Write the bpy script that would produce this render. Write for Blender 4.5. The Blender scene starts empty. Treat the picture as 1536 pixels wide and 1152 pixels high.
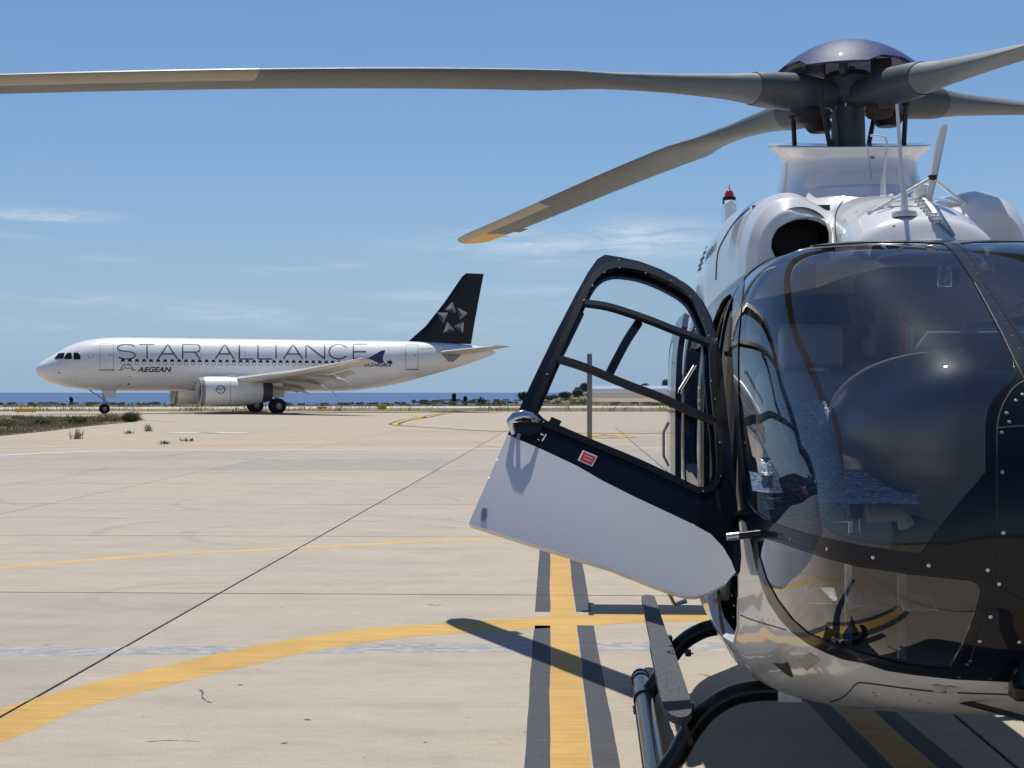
import bpy, math, random
import numpy as np
from mathutils import Vector, Matrix
from mathutils.bvhtree import BVHTree
random.seed(7); rng = np.random.default_rng(7)
S = bpy.context.scene
col = S.collection
R = math.radians

# ------------------------------------------------------------------ camera, sky, sun, exposure
F, H0, VH = 2250.0, 1.65, 588.5          # focal length in photo pixels, eye height, horizon row
cam = bpy.data.cameras.new('camera'); camo = bpy.data.objects.new('camera', cam); col.objects.link(camo)
cam.sensor_width = 36.0; cam.lens = 36.0*F/1536.0
camo.location = (0, 0, H0); camo.rotation_euler = (R(90)+math.atan((VH-576)/F), 0, 0)
cam.clip_start = 0.05; cam.clip_end = 90000
S.camera = camo
SUN_EL, SUN_AZ = 68.2, 2.0               # degrees; azimuth clockwise from +Y
sdir = Vector((math.sin(R(SUN_AZ))*math.cos(R(SUN_EL)), math.cos(R(SUN_AZ))*math.cos(R(SUN_EL)), math.sin(R(SUN_EL))))
world = bpy.data.worlds.new('World'); S.world = world; world.use_nodes = True
wn, wl = world.node_tree.nodes, world.node_tree.links
wn.clear()
wo = wn.new('ShaderNodeOutputWorld'); bg = wn.new('ShaderNodeBackground')
sky = wn.new('ShaderNodeTexSky'); sky.sky_type = 'NISHITA'; sky.sun_disc = False
sky.sun_elevation = R(SUN_EL); sky.sun_rotation = R(SUN_AZ)
sky.air_density = 1.0; sky.dust_density = 0.25; sky.ozone_density = 4.5; sky.altitude = 0
bg.inputs['Strength'].default_value = 0.085
def wmath(op, a, b=None, c=None):
    n = wn.new('ShaderNodeMath'); n.operation = op
    for i, x in enumerate((a, b, c)):
        if x is None: continue
        if isinstance(x, (int, float)): n.inputs[i].default_value = x
        else: wl.new(x, n.inputs[i])
    return n.outputs[0]
tc = wn.new('ShaderNodeTexCoord'); sx = wn.new('ShaderNodeSeparateXYZ'); wl.new(tc.outputs['Generated'], sx.inputs[0])
az = wmath('ARCTAN2', sx.outputs[0], sx.outputs[1]); el = wmath('ARCSINE', sx.outputs[2])
cv = wn.new('ShaderNodeCombineXYZ'); wl.new(wmath('MULTIPLY', az, 9.0), cv.inputs[0]); wl.new(wmath('MULTIPLY', wmath('ADD', el, wmath('MULTIPLY', az, 0.03)), 75.0), cv.inputs[1])
nz = wn.new('ShaderNodeTexNoise'); nz.inputs['Scale'].default_value = 1.3; nz.inputs['Detail'].default_value = 9; nz.inputs['Roughness'].default_value = 0.62
nz.inputs['Distortion'].default_value = 0.6
wl.new(cv.outputs[0], nz.inputs['Vector'])
cv2 = wn.new('ShaderNodeCombineXYZ'); wl.new(wmath('MULTIPLY', az, 30.0), cv2.inputs[0]); wl.new(wmath('MULTIPLY', el, 160.0), cv2.inputs[1])
nz2 = wn.new('ShaderNodeTexNoise'); nz2.inputs['Scale'].default_value = 1.0; nz2.inputs['Detail'].default_value = 8; nz2.inputs['Roughness'].default_value = 0.7
nz2.inputs['Distortion'].default_value = 1.0; wl.new(cv2.outputs[0], nz2.inputs['Vector'])
# cirrus wisps: the clouds of this sky by bearing / height / size / density
cl = [(840, 372, 190, 22, .62), (960, 352, 110, 20, .6), (1000, 362, 90, 24, .4), (40, 320, 70, 9, .65), (95, 326, 60, 7, .6), (150, 322, 30, 4, .5), (10, 350, 60, 6, .3),
      (428, 405, 45, 5, .6), (525, 399, 28, 4, .6), (165, 388, 40, 5, .4), (630, 445, 70, 9, .5), (800, 436, 90, 8, .4), (800, 460, 120, 6, .3),
      (330, 466, 130, 16, .5), (120, 448, 110, 9, .35), (40, 492, 120, 10, .3), (560, 482, 200, 14, .3), (720, 350, 60, 9, .3), (-420, 300, 200, 30, .5), (1900, 330, 240, 30, .5), (2600, 420, 300, 30, .4)]
acc = None
for (u, v, wu, wv, dens) in cl:
    a0 = math.atan((u-768)/F); e0 = math.atan((VH-v)/F*math.cos(a0))
    dx = wmath('DIVIDE', wmath('SUBTRACT', az, a0), wu/F); dy = wmath('DIVIDE', wmath('SUBTRACT', el, e0), wv/F)
    g = wmath('MULTIPLY', wmath('EXPONENT', wmath('MULTIPLY', wmath('ADD', wmath('MULTIPLY', dx, dx), wmath('MULTIPLY', dy, dy)), -1.0)), dens)
    acc = g if acc is None else wmath('ADD', acc, g)
mr = wn.new('ShaderNodeMapRange'); mr.inputs[1].default_value = .36; mr.inputs[2].default_value = .72; wl.new(nz.outputs[0], mr.inputs[0])
mr2 = wn.new('ShaderNodeMapRange'); mr2.inputs[1].default_value = .3; mr2.inputs[2].default_value = .75; wl.new(nz2.outputs[0], mr2.inputs[0])
cm = wmath('MULTIPLY', wmath('MULTIPLY', wmath('MULTIPLY', acc, 1.8), mr.outputs[0]), wmath('ADD', mr2.outputs[0], .3))
# a thin even veil of cirrus elsewhere
veil = wmath('MULTIPLY', mr.outputs[0], .02)
cm = wmath('MINIMUM', wmath('ADD', cm, veil), 0.8)
skymul = wn.new('ShaderNodeMixRGB'); skymul.blend_type = 'MULTIPLY'; skymul.inputs[0].default_value = 1; wl.new(sky.outputs[0], skymul.inputs[1]); skymul.inputs[2].default_value = (0.80, 0.95, 1.10, 1)
# marine haze: towards the horizon, all round, the sky turns pale blue
hz = wmath('EXPONENT', wmath('MULTIPLY', wmath('MAXIMUM', el, 0.0), -1/math.radians(5.6)))
hzm = wn.new('ShaderNodeMixRGB'); wl.new(wmath('MULTIPLY', hz, .97), hzm.inputs[0]); wl.new(skymul.outputs[0], hzm.inputs[1]); hzm.inputs[2].default_value = (3.7, 5.3, 7.5, 1)
mx = wn.new('ShaderNodeMixRGB'); wl.new(cm, mx.inputs[0]); wl.new(hzm.outputs[0], mx.inputs[1]); mx.inputs[2].default_value = (7.2, 8.2, 9.6, 1)
wl.new(mx.outputs[0], bg.inputs[0]); wl.new(bg.outputs[0], wo.inputs[0])
sun = bpy.data.lights.new('sun', 'SUN'); sun.energy = 4.9; sun.angle = R(0.53); sun.color = (1.0, 0.96, 0.9)
suno = bpy.data.objects.new('sun', sun); col.objects.link(suno); suno.rotation_euler = (-sdir).to_track_quat('-Z', 'Y').to_euler(); suno.location = (0, 40, 60)
S.view_settings.view_transform = 'Standard'; S.view_settings.look = 'None'; S.view_settings.exposure = 0.0; S.view_settings.gamma = 1.0
S.view_settings.use_curve_mapping = False
try:
    S.cycles.use_denoising = True; S.cycles.max_bounces = 10; S.cycles.transparent_max_bounces = 16
    S.cycles.glossy_bounces = 6; S.cycles.caustics_reflective = False; S.cycles.caustics_refractive = False
except Exception: pass

# ------------------------------------------------------------------ helpers
def P(u, v, Y):                           # a point of the place, at distance Y, seen in direction (u, v)
    return Vector(((u-768)/F*Y, Y, H0-(v-VH)/F*Y))
def G(u, v, z=0.0):                       # a point on the ground
    Y = (H0-z)*F/(v-VH); return Vector(((u-768)/F*Y, Y, z))
def tag(o, label=None, cat=None, group=None, kind=None):
    for k, x in (('label', label), ('category', cat), ('group', group), ('kind', kind)):
        if x: o[k] = x
    return o
def empty(name, loc, rz=0, **k):
    o = bpy.data.objects.new(name, None); col.objects.link(o); o.location = loc; o.rotation_euler = (0, 0, rz); o.empty_display_size = .2
    return tag(o, **k)
def mobj(name, V, Fc, m, parent=None, smooth=True, loopn=None, **k):
    me = bpy.data.meshes.new(name); me.from_pydata([tuple(map(float, p)) for p in V], [], [tuple(int(i) for i in f) for f in Fc]); me.update()
    if m is not None:
        for mm in (m if isinstance(m, (list, tuple)) else [m]): me.materials.append(mm)
    if smooth:
        me.polygons.foreach_set('use_smooth', [True]*len(me.polygons))
    if loopn is not None: me.normals_split_custom_set([tuple(map(float, n)) for n in loopn])
    o = bpy.data.objects.new(name, me); col.objects.link(o)
    if parent is not None: o.parent = parent
    return tag(o, **k)
def sharp(o, ang=35):
    try: o.data.set_sharp_from_angle(angle=R(ang))
    except Exception: pass
    return o
class MB:                                 # collects simple solids into ONE mesh
    def __init__(s): s.V = []; s.F = []
    def add(s, V, Fc):
        b = len(s.V); s.V += [tuple(p) for p in V]; s.F += [tuple(i+b for i in f) for f in Fc]; return s
    def box(s, c, d, rot=None, bev=0.0):
        c = Vector(c); hx, hy, hz = d[0]/2, d[1]/2, d[2]/2
        if bev <= 0:
            V = [Vector((x, y, z)) for x in (-hx, hx) for y in (-hy, hy) for z in (-hz, hz)]
            Fc = [(0, 1, 3, 2), (4, 6, 7, 5), (0, 4, 5, 1), (2, 3, 7, 6), (0, 2, 6, 4), (1, 5, 7, 3)]
        else:
            import bmesh
            bm = bmesh.new(); bmesh.ops.create_cube(bm, size=1)
            for q in bm.verts: q.co = Vector((q.co.x*d[0], q.co.y*d[1], q.co.z*d[2]))
            bmesh.ops.bevel(bm, geom=list(bm.edges), offset=bev, segments=3, profile=.5, affect='EDGES')
            bm.verts.index_update(); V = [q.co.copy() for q in bm.verts]; Fc = [tuple(q.index for q in f.verts) for f in bm.faces]; bm.free()
        if rot is not None: V = [rot @ p for p in V]
        return s.add([c+p for p in V], Fc)
    def tube(s, pts, r, n=12, cap=True, flat=1.0, up=None):
        pts = [Vector(p) for p in pts]; m = len(pts)
        rr = r if isinstance(r, (list, tuple)) else [r]*m
        V = []; ref = Vector(up) if up is not None else Vector((0.13, 0.31, 0.94))
        for i, p in enumerate(pts):
            t = (pts[min(i+1, m-1)]-pts[max(i-1, 0)]).normalized()
            a = ref-t*ref.dot(t)
            if a.length < .05: a = Vector((1, 0, 0)); a -= t*a.dot(t)
            a.normalize(); b = t.cross(a)
            ref = a if up is None else ref
            for k in range(n):
                q = 2*math.pi*k/n; V.append(p+a*(math.cos(q)*rr[i]*flat)+b*(math.sin(q)*rr[i]))
        Fc = [(i*n+k, i*n+(k+1) % n, (i+1)*n+(k+1) % n, (i+1)*n+k) for i in range(m-1) for k in range(n)]
        if cap: Fc += [tuple(range(n-1, -1, -1)), tuple((m-1)*n+k for k in range(n))]
        return s.add(V, Fc)
    def lathe(s, c, prof, n=48, axis='Z', sx=1, sy=1):
        c = Vector(c); V = []; m = len(prof)
        for (r, h) in prof:
            for k in range(n):
                q = 2*math.pi*k/n; x, y = r*sx*math.cos(q), r*sy*math.sin(q)
                V.append(c+(Vector((x, y, h)) if axis == 'Z' else Vector((x, h, y)) if axis == 'Y' else Vector((h, x, y))))
        Fc = [(i*n+k, i*n+(k+1) % n, (i+1)*n+(k+1) % n, (i+1)*n+k) for i in range(m-1) for k in range(n)]
        return s.add(V, Fc)
    def obj(s, name, m, parent=None, smooth=True, ang=35, **k):
        o = mobj(name, s.V, s.F, m, parent, smooth, **k)
        import bmesh
        bm = bmesh.new(); bm.from_mesh(o.data); bmesh.ops.recalc_face_normals(bm, faces=bm.faces); bm.to_mesh(o.data); bm.free()
        if smooth: sharp(o, ang)
        return o
def catmull(pts, n):
    pts = np.array(pts, float); m = len(pts); t = np.linspace(0, m-1, n); i = np.minimum(t.astype(int), m-2); f = (t-i)[:, None]
    p0 = pts[np.maximum(i-1, 0)]; p1 = pts[i]; p2 = pts[i+1]; p3 = pts[np.minimum(i+2, m-1)]
    return .5*((2*p1)+(-p0+p2)*f+(2*p0-5*p1+4*p2-p3)*f**2+(-p0+3*p1-3*p2+p3)*f**3)
def sdf(px, poly):                        # signed distance, >0 inside
    poly = np.array(poly, float); n = len(poly); d = np.full(len(px), 1e9); ins = np.zeros(len(px), bool)
    for i in range(n):
        a, b = poly[i], poly[(i+1) % n]; ab = b-a; t = np.clip(((px-a)@ab)/max(ab@ab, 1e-9), 0, 1)
        d = np.minimum(d, np.hypot(*(px-a-t[:, None]*ab).T))
        c = (a[1] > px[:, 1]) != (b[1] > px[:, 1])
        with np.errstate(divide='ignore', invalid='ignore'):
            xi = (b[0]-a[0])*(px[:, 1]-a[1])/(b[1]-a[1])+a[0]
        ins ^= c & (px[:, 0] < xi)
    return np.where(ins, d, -d)
def clip(A, T, d):
    """cut triangles along d = 0, keep d > 0; A carries position, normal, anything per vertex"""
    d = np.where(np.abs(d) < 1e-6, 1e-6, d)
    s = d > 0; Sx = s[T]; n = Sx.sum(1); keep = T[n == 3]; out = [keep]; E = []; base = len(A)
    def eid(i, j):
        k = sum(len(e) for e in E); E.append(np.stack([i, j], 1)); return base+k+np.arange(len(i))
    T1 = T[n == 1]
    if len(T1):
        k = np.argmax(s[T1], 1); r = np.arange(len(T1)); a, b, c = T1[r, k], T1[r, (k+1) % 3], T1[r, (k+2) % 3]
        out.append(np.stack([a, eid(a, b), eid(a, c)], 1))
    T2 = T[n == 2]
    if len(T2):
        k = np.argmin(s[T2], 1); r = np.arange(len(T2)); o, b, c = T2[r, k], T2[r, (k+1) % 3], T2[r, (k+2) % 3]
        e1 = eid(b, o); e2 = eid(c, o); out += [np.stack([e1, b, c], 1), np.stack([e1, c, e2], 1)]
    if E:
        E = np.concatenate(E); U, inv = np.unique(E, axis=0, return_inverse=True); inv = inv.ravel()
        t = (d[U[:, 0]]/(d[U[:, 0]]-d[U[:, 1]]))[:, None]; NA = A[U[:, 0]]*(1-t)+A[U[:, 1]]*t
        A = np.concatenate([A, NA]); remap = np.concatenate([np.arange(base), base+inv])
        T = remap[np.concatenate(out)]
    else: T = np.concatenate(out)
    if len(T) == 0: return A[:0], T
    u, inv = np.unique(T, return_inverse=True); A, T = A[u], inv.reshape(-1, 3)
    ok = (T[:, 0] != T[:, 1]) & (T[:, 1] != T[:, 2]) & (T[:, 2] != T[:, 0])
    return A, T[ok]
def comps(T, n):
    p = np.arange(n)
    while True:
        q_ = p.copy(); mn = np.minimum(np.minimum(p[T[:, 0]], p[T[:, 1]]), p[T[:, 2]])
        for c in range(3): np.minimum.at(q_, T[:, c], mn)
        q_ = q_[q_]
        if (q_ == p).all(): return p
        p = q_
def tidy(V, Fc):                          # drop unused points
    used = sorted({i for f in Fc for i in f}); mp = {a: b for b, a in enumerate(used)}; return [V[i] for i in used], [tuple(mp[i] for i in f) for f in Fc]
def shell(name, A, T, m, parent, th=.006, off=0.0, **k):
    if len(T) == 0: return None
    lab = comps(T, len(A))[T[:, 0]]; o = None
    for c in np.unique(lab):
        t = T[lab == c]
        if len(t) < 14: continue
        u, inv = np.unique(t, return_inverse=True); o = shell1(name, A[u], inv.reshape(-1, 3), m, parent, th, off, **k)
    return o
def shell1(name, A, T, m, parent, th=.006, off=0.0, **k):
    """a panel of real thickness from a cut surface, with its exact normals"""
    if len(T) == 0: return None
    V = A[:, :3]; N = A[:, 3:6]/np.maximum(np.linalg.norm(A[:, 3:6], axis=1), 1e-9)[:, None]; V = V+N*off
    if th <= 0: return mobj(name, V, T, m, parent, True, N[T.ravel()], **k)
    E = np.concatenate([T[:, [0, 1]], T[:, [1, 2]], T[:, [2, 0]]]); key = np.sort(E, 1)
    _, inv, cnt = np.unique(key, axis=0, return_inverse=True, return_counts=True); B = E[cnt[inv.ravel()] == 1]
    n = len(V); VV = np.concatenate([V, V-N*th]); Fc = [tuple(t) for t in T]+[(c+n, b+n, a+n) for a, b, c in T]
    rim = [(b, a, a+n, b+n) for a, b in B]
    ln = [N[T.ravel()], -N[T[:, ::-1].ravel()]]
    ra = np.array(rim); 
    if len(ra):
        fn = np.cross(VV[ra[:, 1]]-VV[ra[:, 0]], VV[ra[:, 3]]-VV[ra[:, 0]]); fn /= np.maximum(np.linalg.norm(fn, axis=1), 1e-9)[:, None]
        ln.append(np.repeat(fn, 4, axis=0))
    return mobj(name, VV, Fc+[tuple(r) for r in rim], m, parent, True, np.concatenate(ln), **k)
def gridmesh(Pts, closed_v=False, flip=False):
    """Pts (n, m, 3) -> A (position+normal), triangles"""
    n, m, _ = Pts.shape
    du = np.gradient(Pts, axis=0)
    dv = (np.roll(Pts, -1, 1)-np.roll(Pts, 1, 1)) if closed_v else np.gradient(Pts, axis=1)
    N = np.cross(du, dv); N /= np.maximum(np.linalg.norm(N, axis=2), 1e-12)[..., None]
    if flip: N = -N
    A = np.concatenate([Pts, N], 2).reshape(-1, 6); mm = m if closed_v else m-1
    i, j = np.meshgrid(np.arange(n-1), np.arange(mm), indexing='ij'); i = i.ravel(); j = j.ravel(); j2 = (j+1) % m
    a, b, c, d = i*m+j, (i+1)*m+j, (i+1)*m+j2, i*m+j2
    T = np.concatenate([np.stack([a, b, c], 1), np.stack([a, c, d], 1)])
    if flip: T = T[:, ::-1]
    return A, T

# ------------------------------------------------------------------ materials
def mat(name, base=(.5, .5, .5), rough=.5, metal=0, coat=0, coat_rough=.03, spec=.5, **kw):
    m = bpy.data.materials.new(name); m.use_nodes = True; b = m.node_tree.nodes['Principled BSDF']
    b.inputs['Base Color'].default_value = (*base, 1); b.inputs['Roughness'].default_value = rough; b.inputs['Metallic'].default_value = metal
    b.inputs['Coat Weight'].default_value = coat; b.inputs['Coat Roughness'].default_value = coat_rough; b.inputs['Specular IOR Level'].default_value = spec
    return m
def nd(m, t, **k):
    n = m.node_tree.nodes.new(t)
    for a, x in k.items():
        if isinstance(a, str) and hasattr(n, a): setattr(n, a, x)
    return n
def lk(m, a, b): m.node_tree.links.new(a, b)
def noise(m, scale, detail=5, rough=.6, vec=None, dist=0):
    n = nd(m, 'ShaderNodeTexNoise'); n.inputs['Scale'].default_value = scale; n.inputs['Detail'].default_value = detail; n.inputs['Roughness'].default_value = rough
    n.inputs['Distortion'].default_value = dist
    if vec is not None: lk(m, vec, n.inputs['Vector'])
    return n.outputs[0]
def ramp(m, fac, stops):
    n = nd(m, 'ShaderNodeValToRGB'); e = n.color_ramp.elements
    while len(e) < len(stops): e.new(.5)
    for i, (p, c) in enumerate(stops): e[i].position = p; e[i].color = (*c, 1) if len(c) == 3 else c
    lk(m, fac, n.inputs[0]); return n.outputs[0]
def mixc(m, fac, a, b, mode='MIX'):
    n = nd(m, 'ShaderNodeMixRGB'); n.blend_type = mode
    for i, x in enumerate((fac, a, b)):
        if isinstance(x, (int, float)): n.inputs[i].default_value = x if i == 0 else (x, x, x, 1)
        elif isinstance(x, tuple): n.inputs[i].default_value = (*x, 1)
        else: lk(m, x, n.inputs[i])
    return n.outputs[0]
def mth(m, op, a, b=0.0, c=None):
    n = nd(m, 'ShaderNodeMath'); n.operation = op
    for i, x in enumerate((a, b, c)):
        if x is None: continue
        if isinstance(x, (int, float)): n.inputs[i].default_value = x
        else: lk(m, x, n.inputs[i])
    return n.outputs[0]
def bump(m, h, strength=.3, dist=.01):
    n = nd(m, 'ShaderNodeBump'); n.inputs['Strength'].default_value = strength; n.inputs['Distance'].default_value = dist
    lk(m, h, n.inputs['Height']); lk(m, n.outputs[0], m.node_tree.nodes['Principled BSDF'].inputs['Normal']); return n
def pos(m): return nd(m, 'ShaderNodeNewGeometry').outputs['Position']
def objc(m): return nd(m, 'ShaderNodeTexCoord').outputs['Object']
def mapping(m, vec, scale=(1, 1, 1), rot=(0, 0, 0)):
    n = nd(m, 'ShaderNodeMapping'); n.inputs['Scale'].default_value = scale; n.inputs['Rotation'].default_value = rot; lk(m, vec, n.inputs['Vector']); return n.outputs[0]
def bsdf(m): return m.node_tree.nodes['Principled BSDF']
def setc(m, c): lk(m, c, bsdf(m).inputs['Base Color'])
def setr(m, c): lk(m, c, bsdf(m).inputs['Roughness'])
def worn(m, base, var=.1, scale=6, rough=(.2, .4), bumpy=0):
    """paint with slight unevenness of colour and gloss"""
    p = objc(m); n1 = noise(m, scale, 6, .65, p); n2 = noise(m, scale*9, 4, .6, p)
    c0 = tuple(x*(1-var) for x in base); c1 = tuple(min(1, x*(1+var*.6)) for x in base)
    setc(m, ramp(m, n1, [(.3, c0), (.7, c1)]))
    setr(m, ramp(m, n2, [(.3, (rough[0],)*3), (.75, (rough[1],)*3)]))
    if bumpy: bump(m, n2, bumpy, .002)
    return m
M = {}
M['navy'] = worn(mat('navy_gloss_paint', (.004, .006, .017), .25, coat=.5, coat_rough=.02, spec=.08), (.0022, .0035, .011), .1, 5, (.28, .32))
M['navy_sheen'] = mat('navy_metallic_flake', (.035, .045, .13), .28, metal=.1, coat=.35)
m = M['navy_sheen']; vo = nd(m, 'ShaderNodeTexVoronoi'); vo.inputs['Scale'].default_value = 330; lk(m, objc(m), vo.inputs['Vector'])
setc(m, ramp(m, vo.outputs['Color'], [(.3, (.004, .012, .065)), (.7, (.012, .03, .14)), (.95, (.07, .12, .36))])); bsdf(m).inputs['Metallic'].default_value = .0; bsdf(m).inputs['Roughness'].default_value = .55; bsdf(m).inputs['Specular IOR Level'].default_value = .2
M['white'] = worn(mat('white_gloss_paint', (.8, .8, .79), .25, coat=.8, coat_rough=.04), (.76, .76, .75), .02, 3, (.22, .25))
M['white_door'] = worn(mat('white_door_paint', (.78, .78, .79), .35, coat=.5, coat_rough=.12), (.7, .71, .74), .03, 2, (.3, .4))
M['airliner'] = worn(mat('airliner_white_paint', (.8, .8, .8), .3, coat=.5), (.80, .805, .81), .07, .9, (.25, .4))
M['airliner_grey'] = worn(mat('airliner_grey_paint', (.5, .52, .53), .4), (.5, .51, .51), .1, .8, (.35, .5))
M['black'] = worn(mat('black_gloss', (.006, .006, .007), .25, coat=.35, spec=.2), (.004, .0045, .006), .1, 8, (.27, .33))
M['fin_black'] = mat('black_fin_paint', (.005, .007, .012), .35, coat=.12, spec=.25)
M['rubber'] = worn(mat('black_rubber', (.018, .018, .019), .6), (.018, .018, .02), .3, 14, (.5, .8), .2)
M['gasket'] = mat('grey_black_sealant', (.03, .031, .034), .55, spec=.2)
M['dark'] = worn(mat('dark_interior', (.018, .02, .024), .7), (.02, .022, .027), .2, 8, (.6, .8))
M['console'] = worn(mat('matt_charcoal_shell', (.035, .037, .042), .5, coat=.45, coat_rough=.22, spec=.8), (.095, .10, .11), .08, 30, (.38, .46), .2)
M['beige'] = worn(mat('beige_trim', (.36, .32, .25), .6), (.44, .40, .33), .12, 10, (.5, .7))
M['seat'] = worn(mat('blue_grey_seat_leather', (.05, .06, .08), .5), (.26, .30, .37), .12, 12, (.4, .6), .2)
M['belt'] = worn(mat('grey_belt_webbing', (.16, .17, .19), .7), (.62, .64, .68), .1, 60, (.6, .8), .3)
M['blade'] = worn(mat('grey_blade_paint', (.16, .165, .165), .5), (.135, .15, .158), .12, 3, (.45, .6), .1)
M['blade_strip'] = worn(mat('erosion_strip', (.33, .3, .25), .35), (.36, .33, .27), .1, 6, (.3, .45))
M['cuff'] = worn(mat('slate_grey_cuff', (.06, .068, .078), .45), (.058, .066, .076), .14, 7, (.4, .55), .1)
M['yellow_tip'] = worn(mat('yellow_orange_paint', (.72, .36, .03), .45), (.86, .43, .02), .06, 9, (.4, .5))
M['steel'] = worn(mat('brushed_steel', (.55, .54, .52), .3, metal=1), (.55, .54, .52), .12, 20, (.2, .4))
M['chrome'] = mat('polished_metal', (.75, .73, .7), .12, metal=1)
M['brown'] = worn(mat('brown_elastomer', (.06, .028, .015), .6), (.06, .028, .016), .3, 16, (.5, .7))
M['red'] = mat('red_print', (.55, .02, .03), .4)
M['redglass'] = mat('red_lens', (.5, .01, .01), .15, coat=1)
M['orange'] = worn(mat('orange_red_fabric', (.45, .08, .03), .6), (.45, .085, .03), .2, 30, (.5, .7))
M['printwhite'] = mat('white_print', (.78, .78, .78), .5)
M['printgrey'] = mat('dark_grey_print', (.03, .036, .05), .5)
M['printblue'] = mat('blue_print', (.01, .022, .12), .4)
M['logo_light'] = mat('light_grey_print', (.42, .43, .44), .4)
M['logo_mid'] = mat('mid_grey_print', (.22, .225, .23), .4)
M['logo_dark'] = mat('charcoal_print', (.06, .062, .065), .4)
M['tread'] = worn(mat('grey_nonslip_tread', (.09, .1, .115), .85), (.085, .095, .11), .35, 120, (.8, .95), .8)
m = M['tread']; p = objc(m); setc(m, mixc(m, ramp(m, noise(m, 150, 3, .7, p), [(.42, (0, 0, 0)), (.6, (1, 1, 1))]), (.016, .022, .032), (.10, .11, .125)))
m = M['foil'] = mat('crinkled_reflective_foil', (.42, .55, .78), .28, metal=.6)
p = objc(m); vv = nd(m, 'ShaderNodeTexVoronoi'); vv.inputs['Scale'].default_value = 42; vv.feature = 'DISTANCE_TO_EDGE'; lk(m, p, vv.inputs['Vector'])
hh = mth(m, 'ADD', mth(m, 'MULTIPLY', noise(m, 70, 6, .75, p, 1.5), 1.0), mth(m, 'MULTIPLY', noise(m, 9, 4, .6, mapping(m, p, (1, 1, 5))), 1.2)); bump(m, hh, 1.0, .035)
vc = nd(m, 'ShaderNodeTexVoronoi'); vc.inputs['Scale'].default_value = 130; lk(m, mapping(m, p, (.6, 1, 3.0)), vc.inputs['Vector']); setc(m, ramp(m, vc.outputs['Color'], [(.2, (.20, .30, .48)), (.6, (.38, .52, .72)), (.88, (.8, .9, .95))]))  # crinkle glints and darker folds put into the colour as stretched random cells
m = M['screen'] = mat('fine_wire_screen', (.05, .05, .055), .5, metal=.3)
p = objc(m); ck = nd(m, 'ShaderNodeTexChecker'); ck.inputs['Scale'].default_value = 110; lk(m, p, ck.inputs['Vector']); setc(m, mixc(m, ck.outputs['Fac'], (.004, .004, .005), (.014, .014, .016)))
def glassmat(name, tint, ior=1.5, dirt=.0, refl=1.45):
    m = bpy.data.materials.new(name); m.use_nodes = True; nt = m.node_tree; nt.nodes.clear()
    o = nt.nodes.new('ShaderNodeOutputMaterial'); tr = nt.nodes.new('ShaderNodeBsdfTransparent'); gl = nt.nodes.new('ShaderNodeBsdfGlossy')
    tr.inputs[0].default_value = (*tint, 1); gl.inputs['Roughness'].default_value = .006
    fr = nt.nodes.new('ShaderNodeFresnel'); fr.inputs[0].default_value = ior
    mu = nt.nodes.new('ShaderNodeMath'); mu.operation = 'MULTIPLY_ADD'; mu.inputs[1].default_value = refl; mu.inputs[2].default_value = .0; mu.use_clamp = True
    nt.links.new(fr.outputs[0], mu.inputs[0]); mi = nt.nodes.new('ShaderNodeMixShader'); nt.links.new(mu.outputs[0], mi.inputs[0])
    nt.links.new(tr.outputs[0], mi.inputs[1]); nt.links.new(gl.outputs[0], mi.inputs[2]); last = mi.outputs[0]
    if dirt > 0:      # fine dust and polishing scratches that scatter sunlight
        t = nt.nodes.new('ShaderNodeTexCoord')
        n1 = nt.nodes.new('ShaderNodeTexNoise'); n1.inputs['Scale'].default_value = 120; n1.inputs['Detail'].default_value = 6; n1.inputs['Roughness'].default_value = .8; nt.links.new(t.outputs['Object'], n1.inputs['Vector'])
        r1 = nt.nodes.new('ShaderNodeMapRange'); r1.inputs[1].default_value = .63; r1.inputs[2].default_value = .8; nt.links.new(n1.outputs[0], r1.inputs[0])
        n2 = nt.nodes.new('ShaderNodeTexNoise'); n2.inputs['Scale'].default_value = 2.3; n2.inputs['Detail'].default_value = 4; nt.links.new(t.outputs['Object'], n2.inputs['Vector'])
        r2 = nt.nodes.new('ShaderNodeMapRange'); r2.inputs[1].default_value = .35; r2.inputs[2].default_value = .75; nt.links.new(n2.outputs[0], r2.inputs[0])
        mm = nt.nodes.new('ShaderNodeMath'); mm.operation = 'MULTIPLY'; nt.links.new(r1.outputs[0], mm.inputs[0]); nt.links.new(r2.outputs[0], mm.inputs[1])
        ma = nt.nodes.new('ShaderNodeMath'); ma.operation = 'MULTIPLY_ADD'; ma.inputs[1].default_value = dirt; ma.inputs[2].default_value = dirt*.010; nt.links.new(mm.outputs[0], ma.inputs[0])
        ad = nt.nodes.new('ShaderNodeMixShader'); g2 = nt.nodes.new('ShaderNodeBsdfGlossy'); g2.inputs['Roughness'].default_value = .26; g2.inputs[0].default_value = (.8, .85, .9, 1)
        df = nt.nodes.new('ShaderNodeBsdfDiffuse'); df.inputs[0].default_value = (.5, .52, .54, 1); md = nt.nodes.new('ShaderNodeMixShader'); md.inputs[0].default_value = .12
        nt.links.new(g2.outputs[0], md.inputs[1]); nt.links.new(df.outputs[0], md.inputs[2])
        nt.links.new(ma.outputs[0], ad.inputs[0]); nt.links.new(last, ad.inputs[1]); nt.links.new(md.outputs[0], ad.inputs[2]); last = ad.outputs[0]
    nt.links.new(last, o.inputs[0]); return m
M['glass'] = glassmat('windshield_glass', (.95, .97, .985), 1.52, .16, 1.5)
M['chin_glass'] = glassmat('chin_window_glass', (.93, .95, .95), 1.52, .05, 2.6)
M['clear'] = glassmat('clear_window_glass', (.93, .95, .96), 1.35)
M['dark_glass'] = mat('dark_tinted_glass', (.01, .013, .018), .04, coat=1)
M['window_dark'] = mat('airliner_window_dark', (.008, .011, .018), .25, spec=.3)

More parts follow.
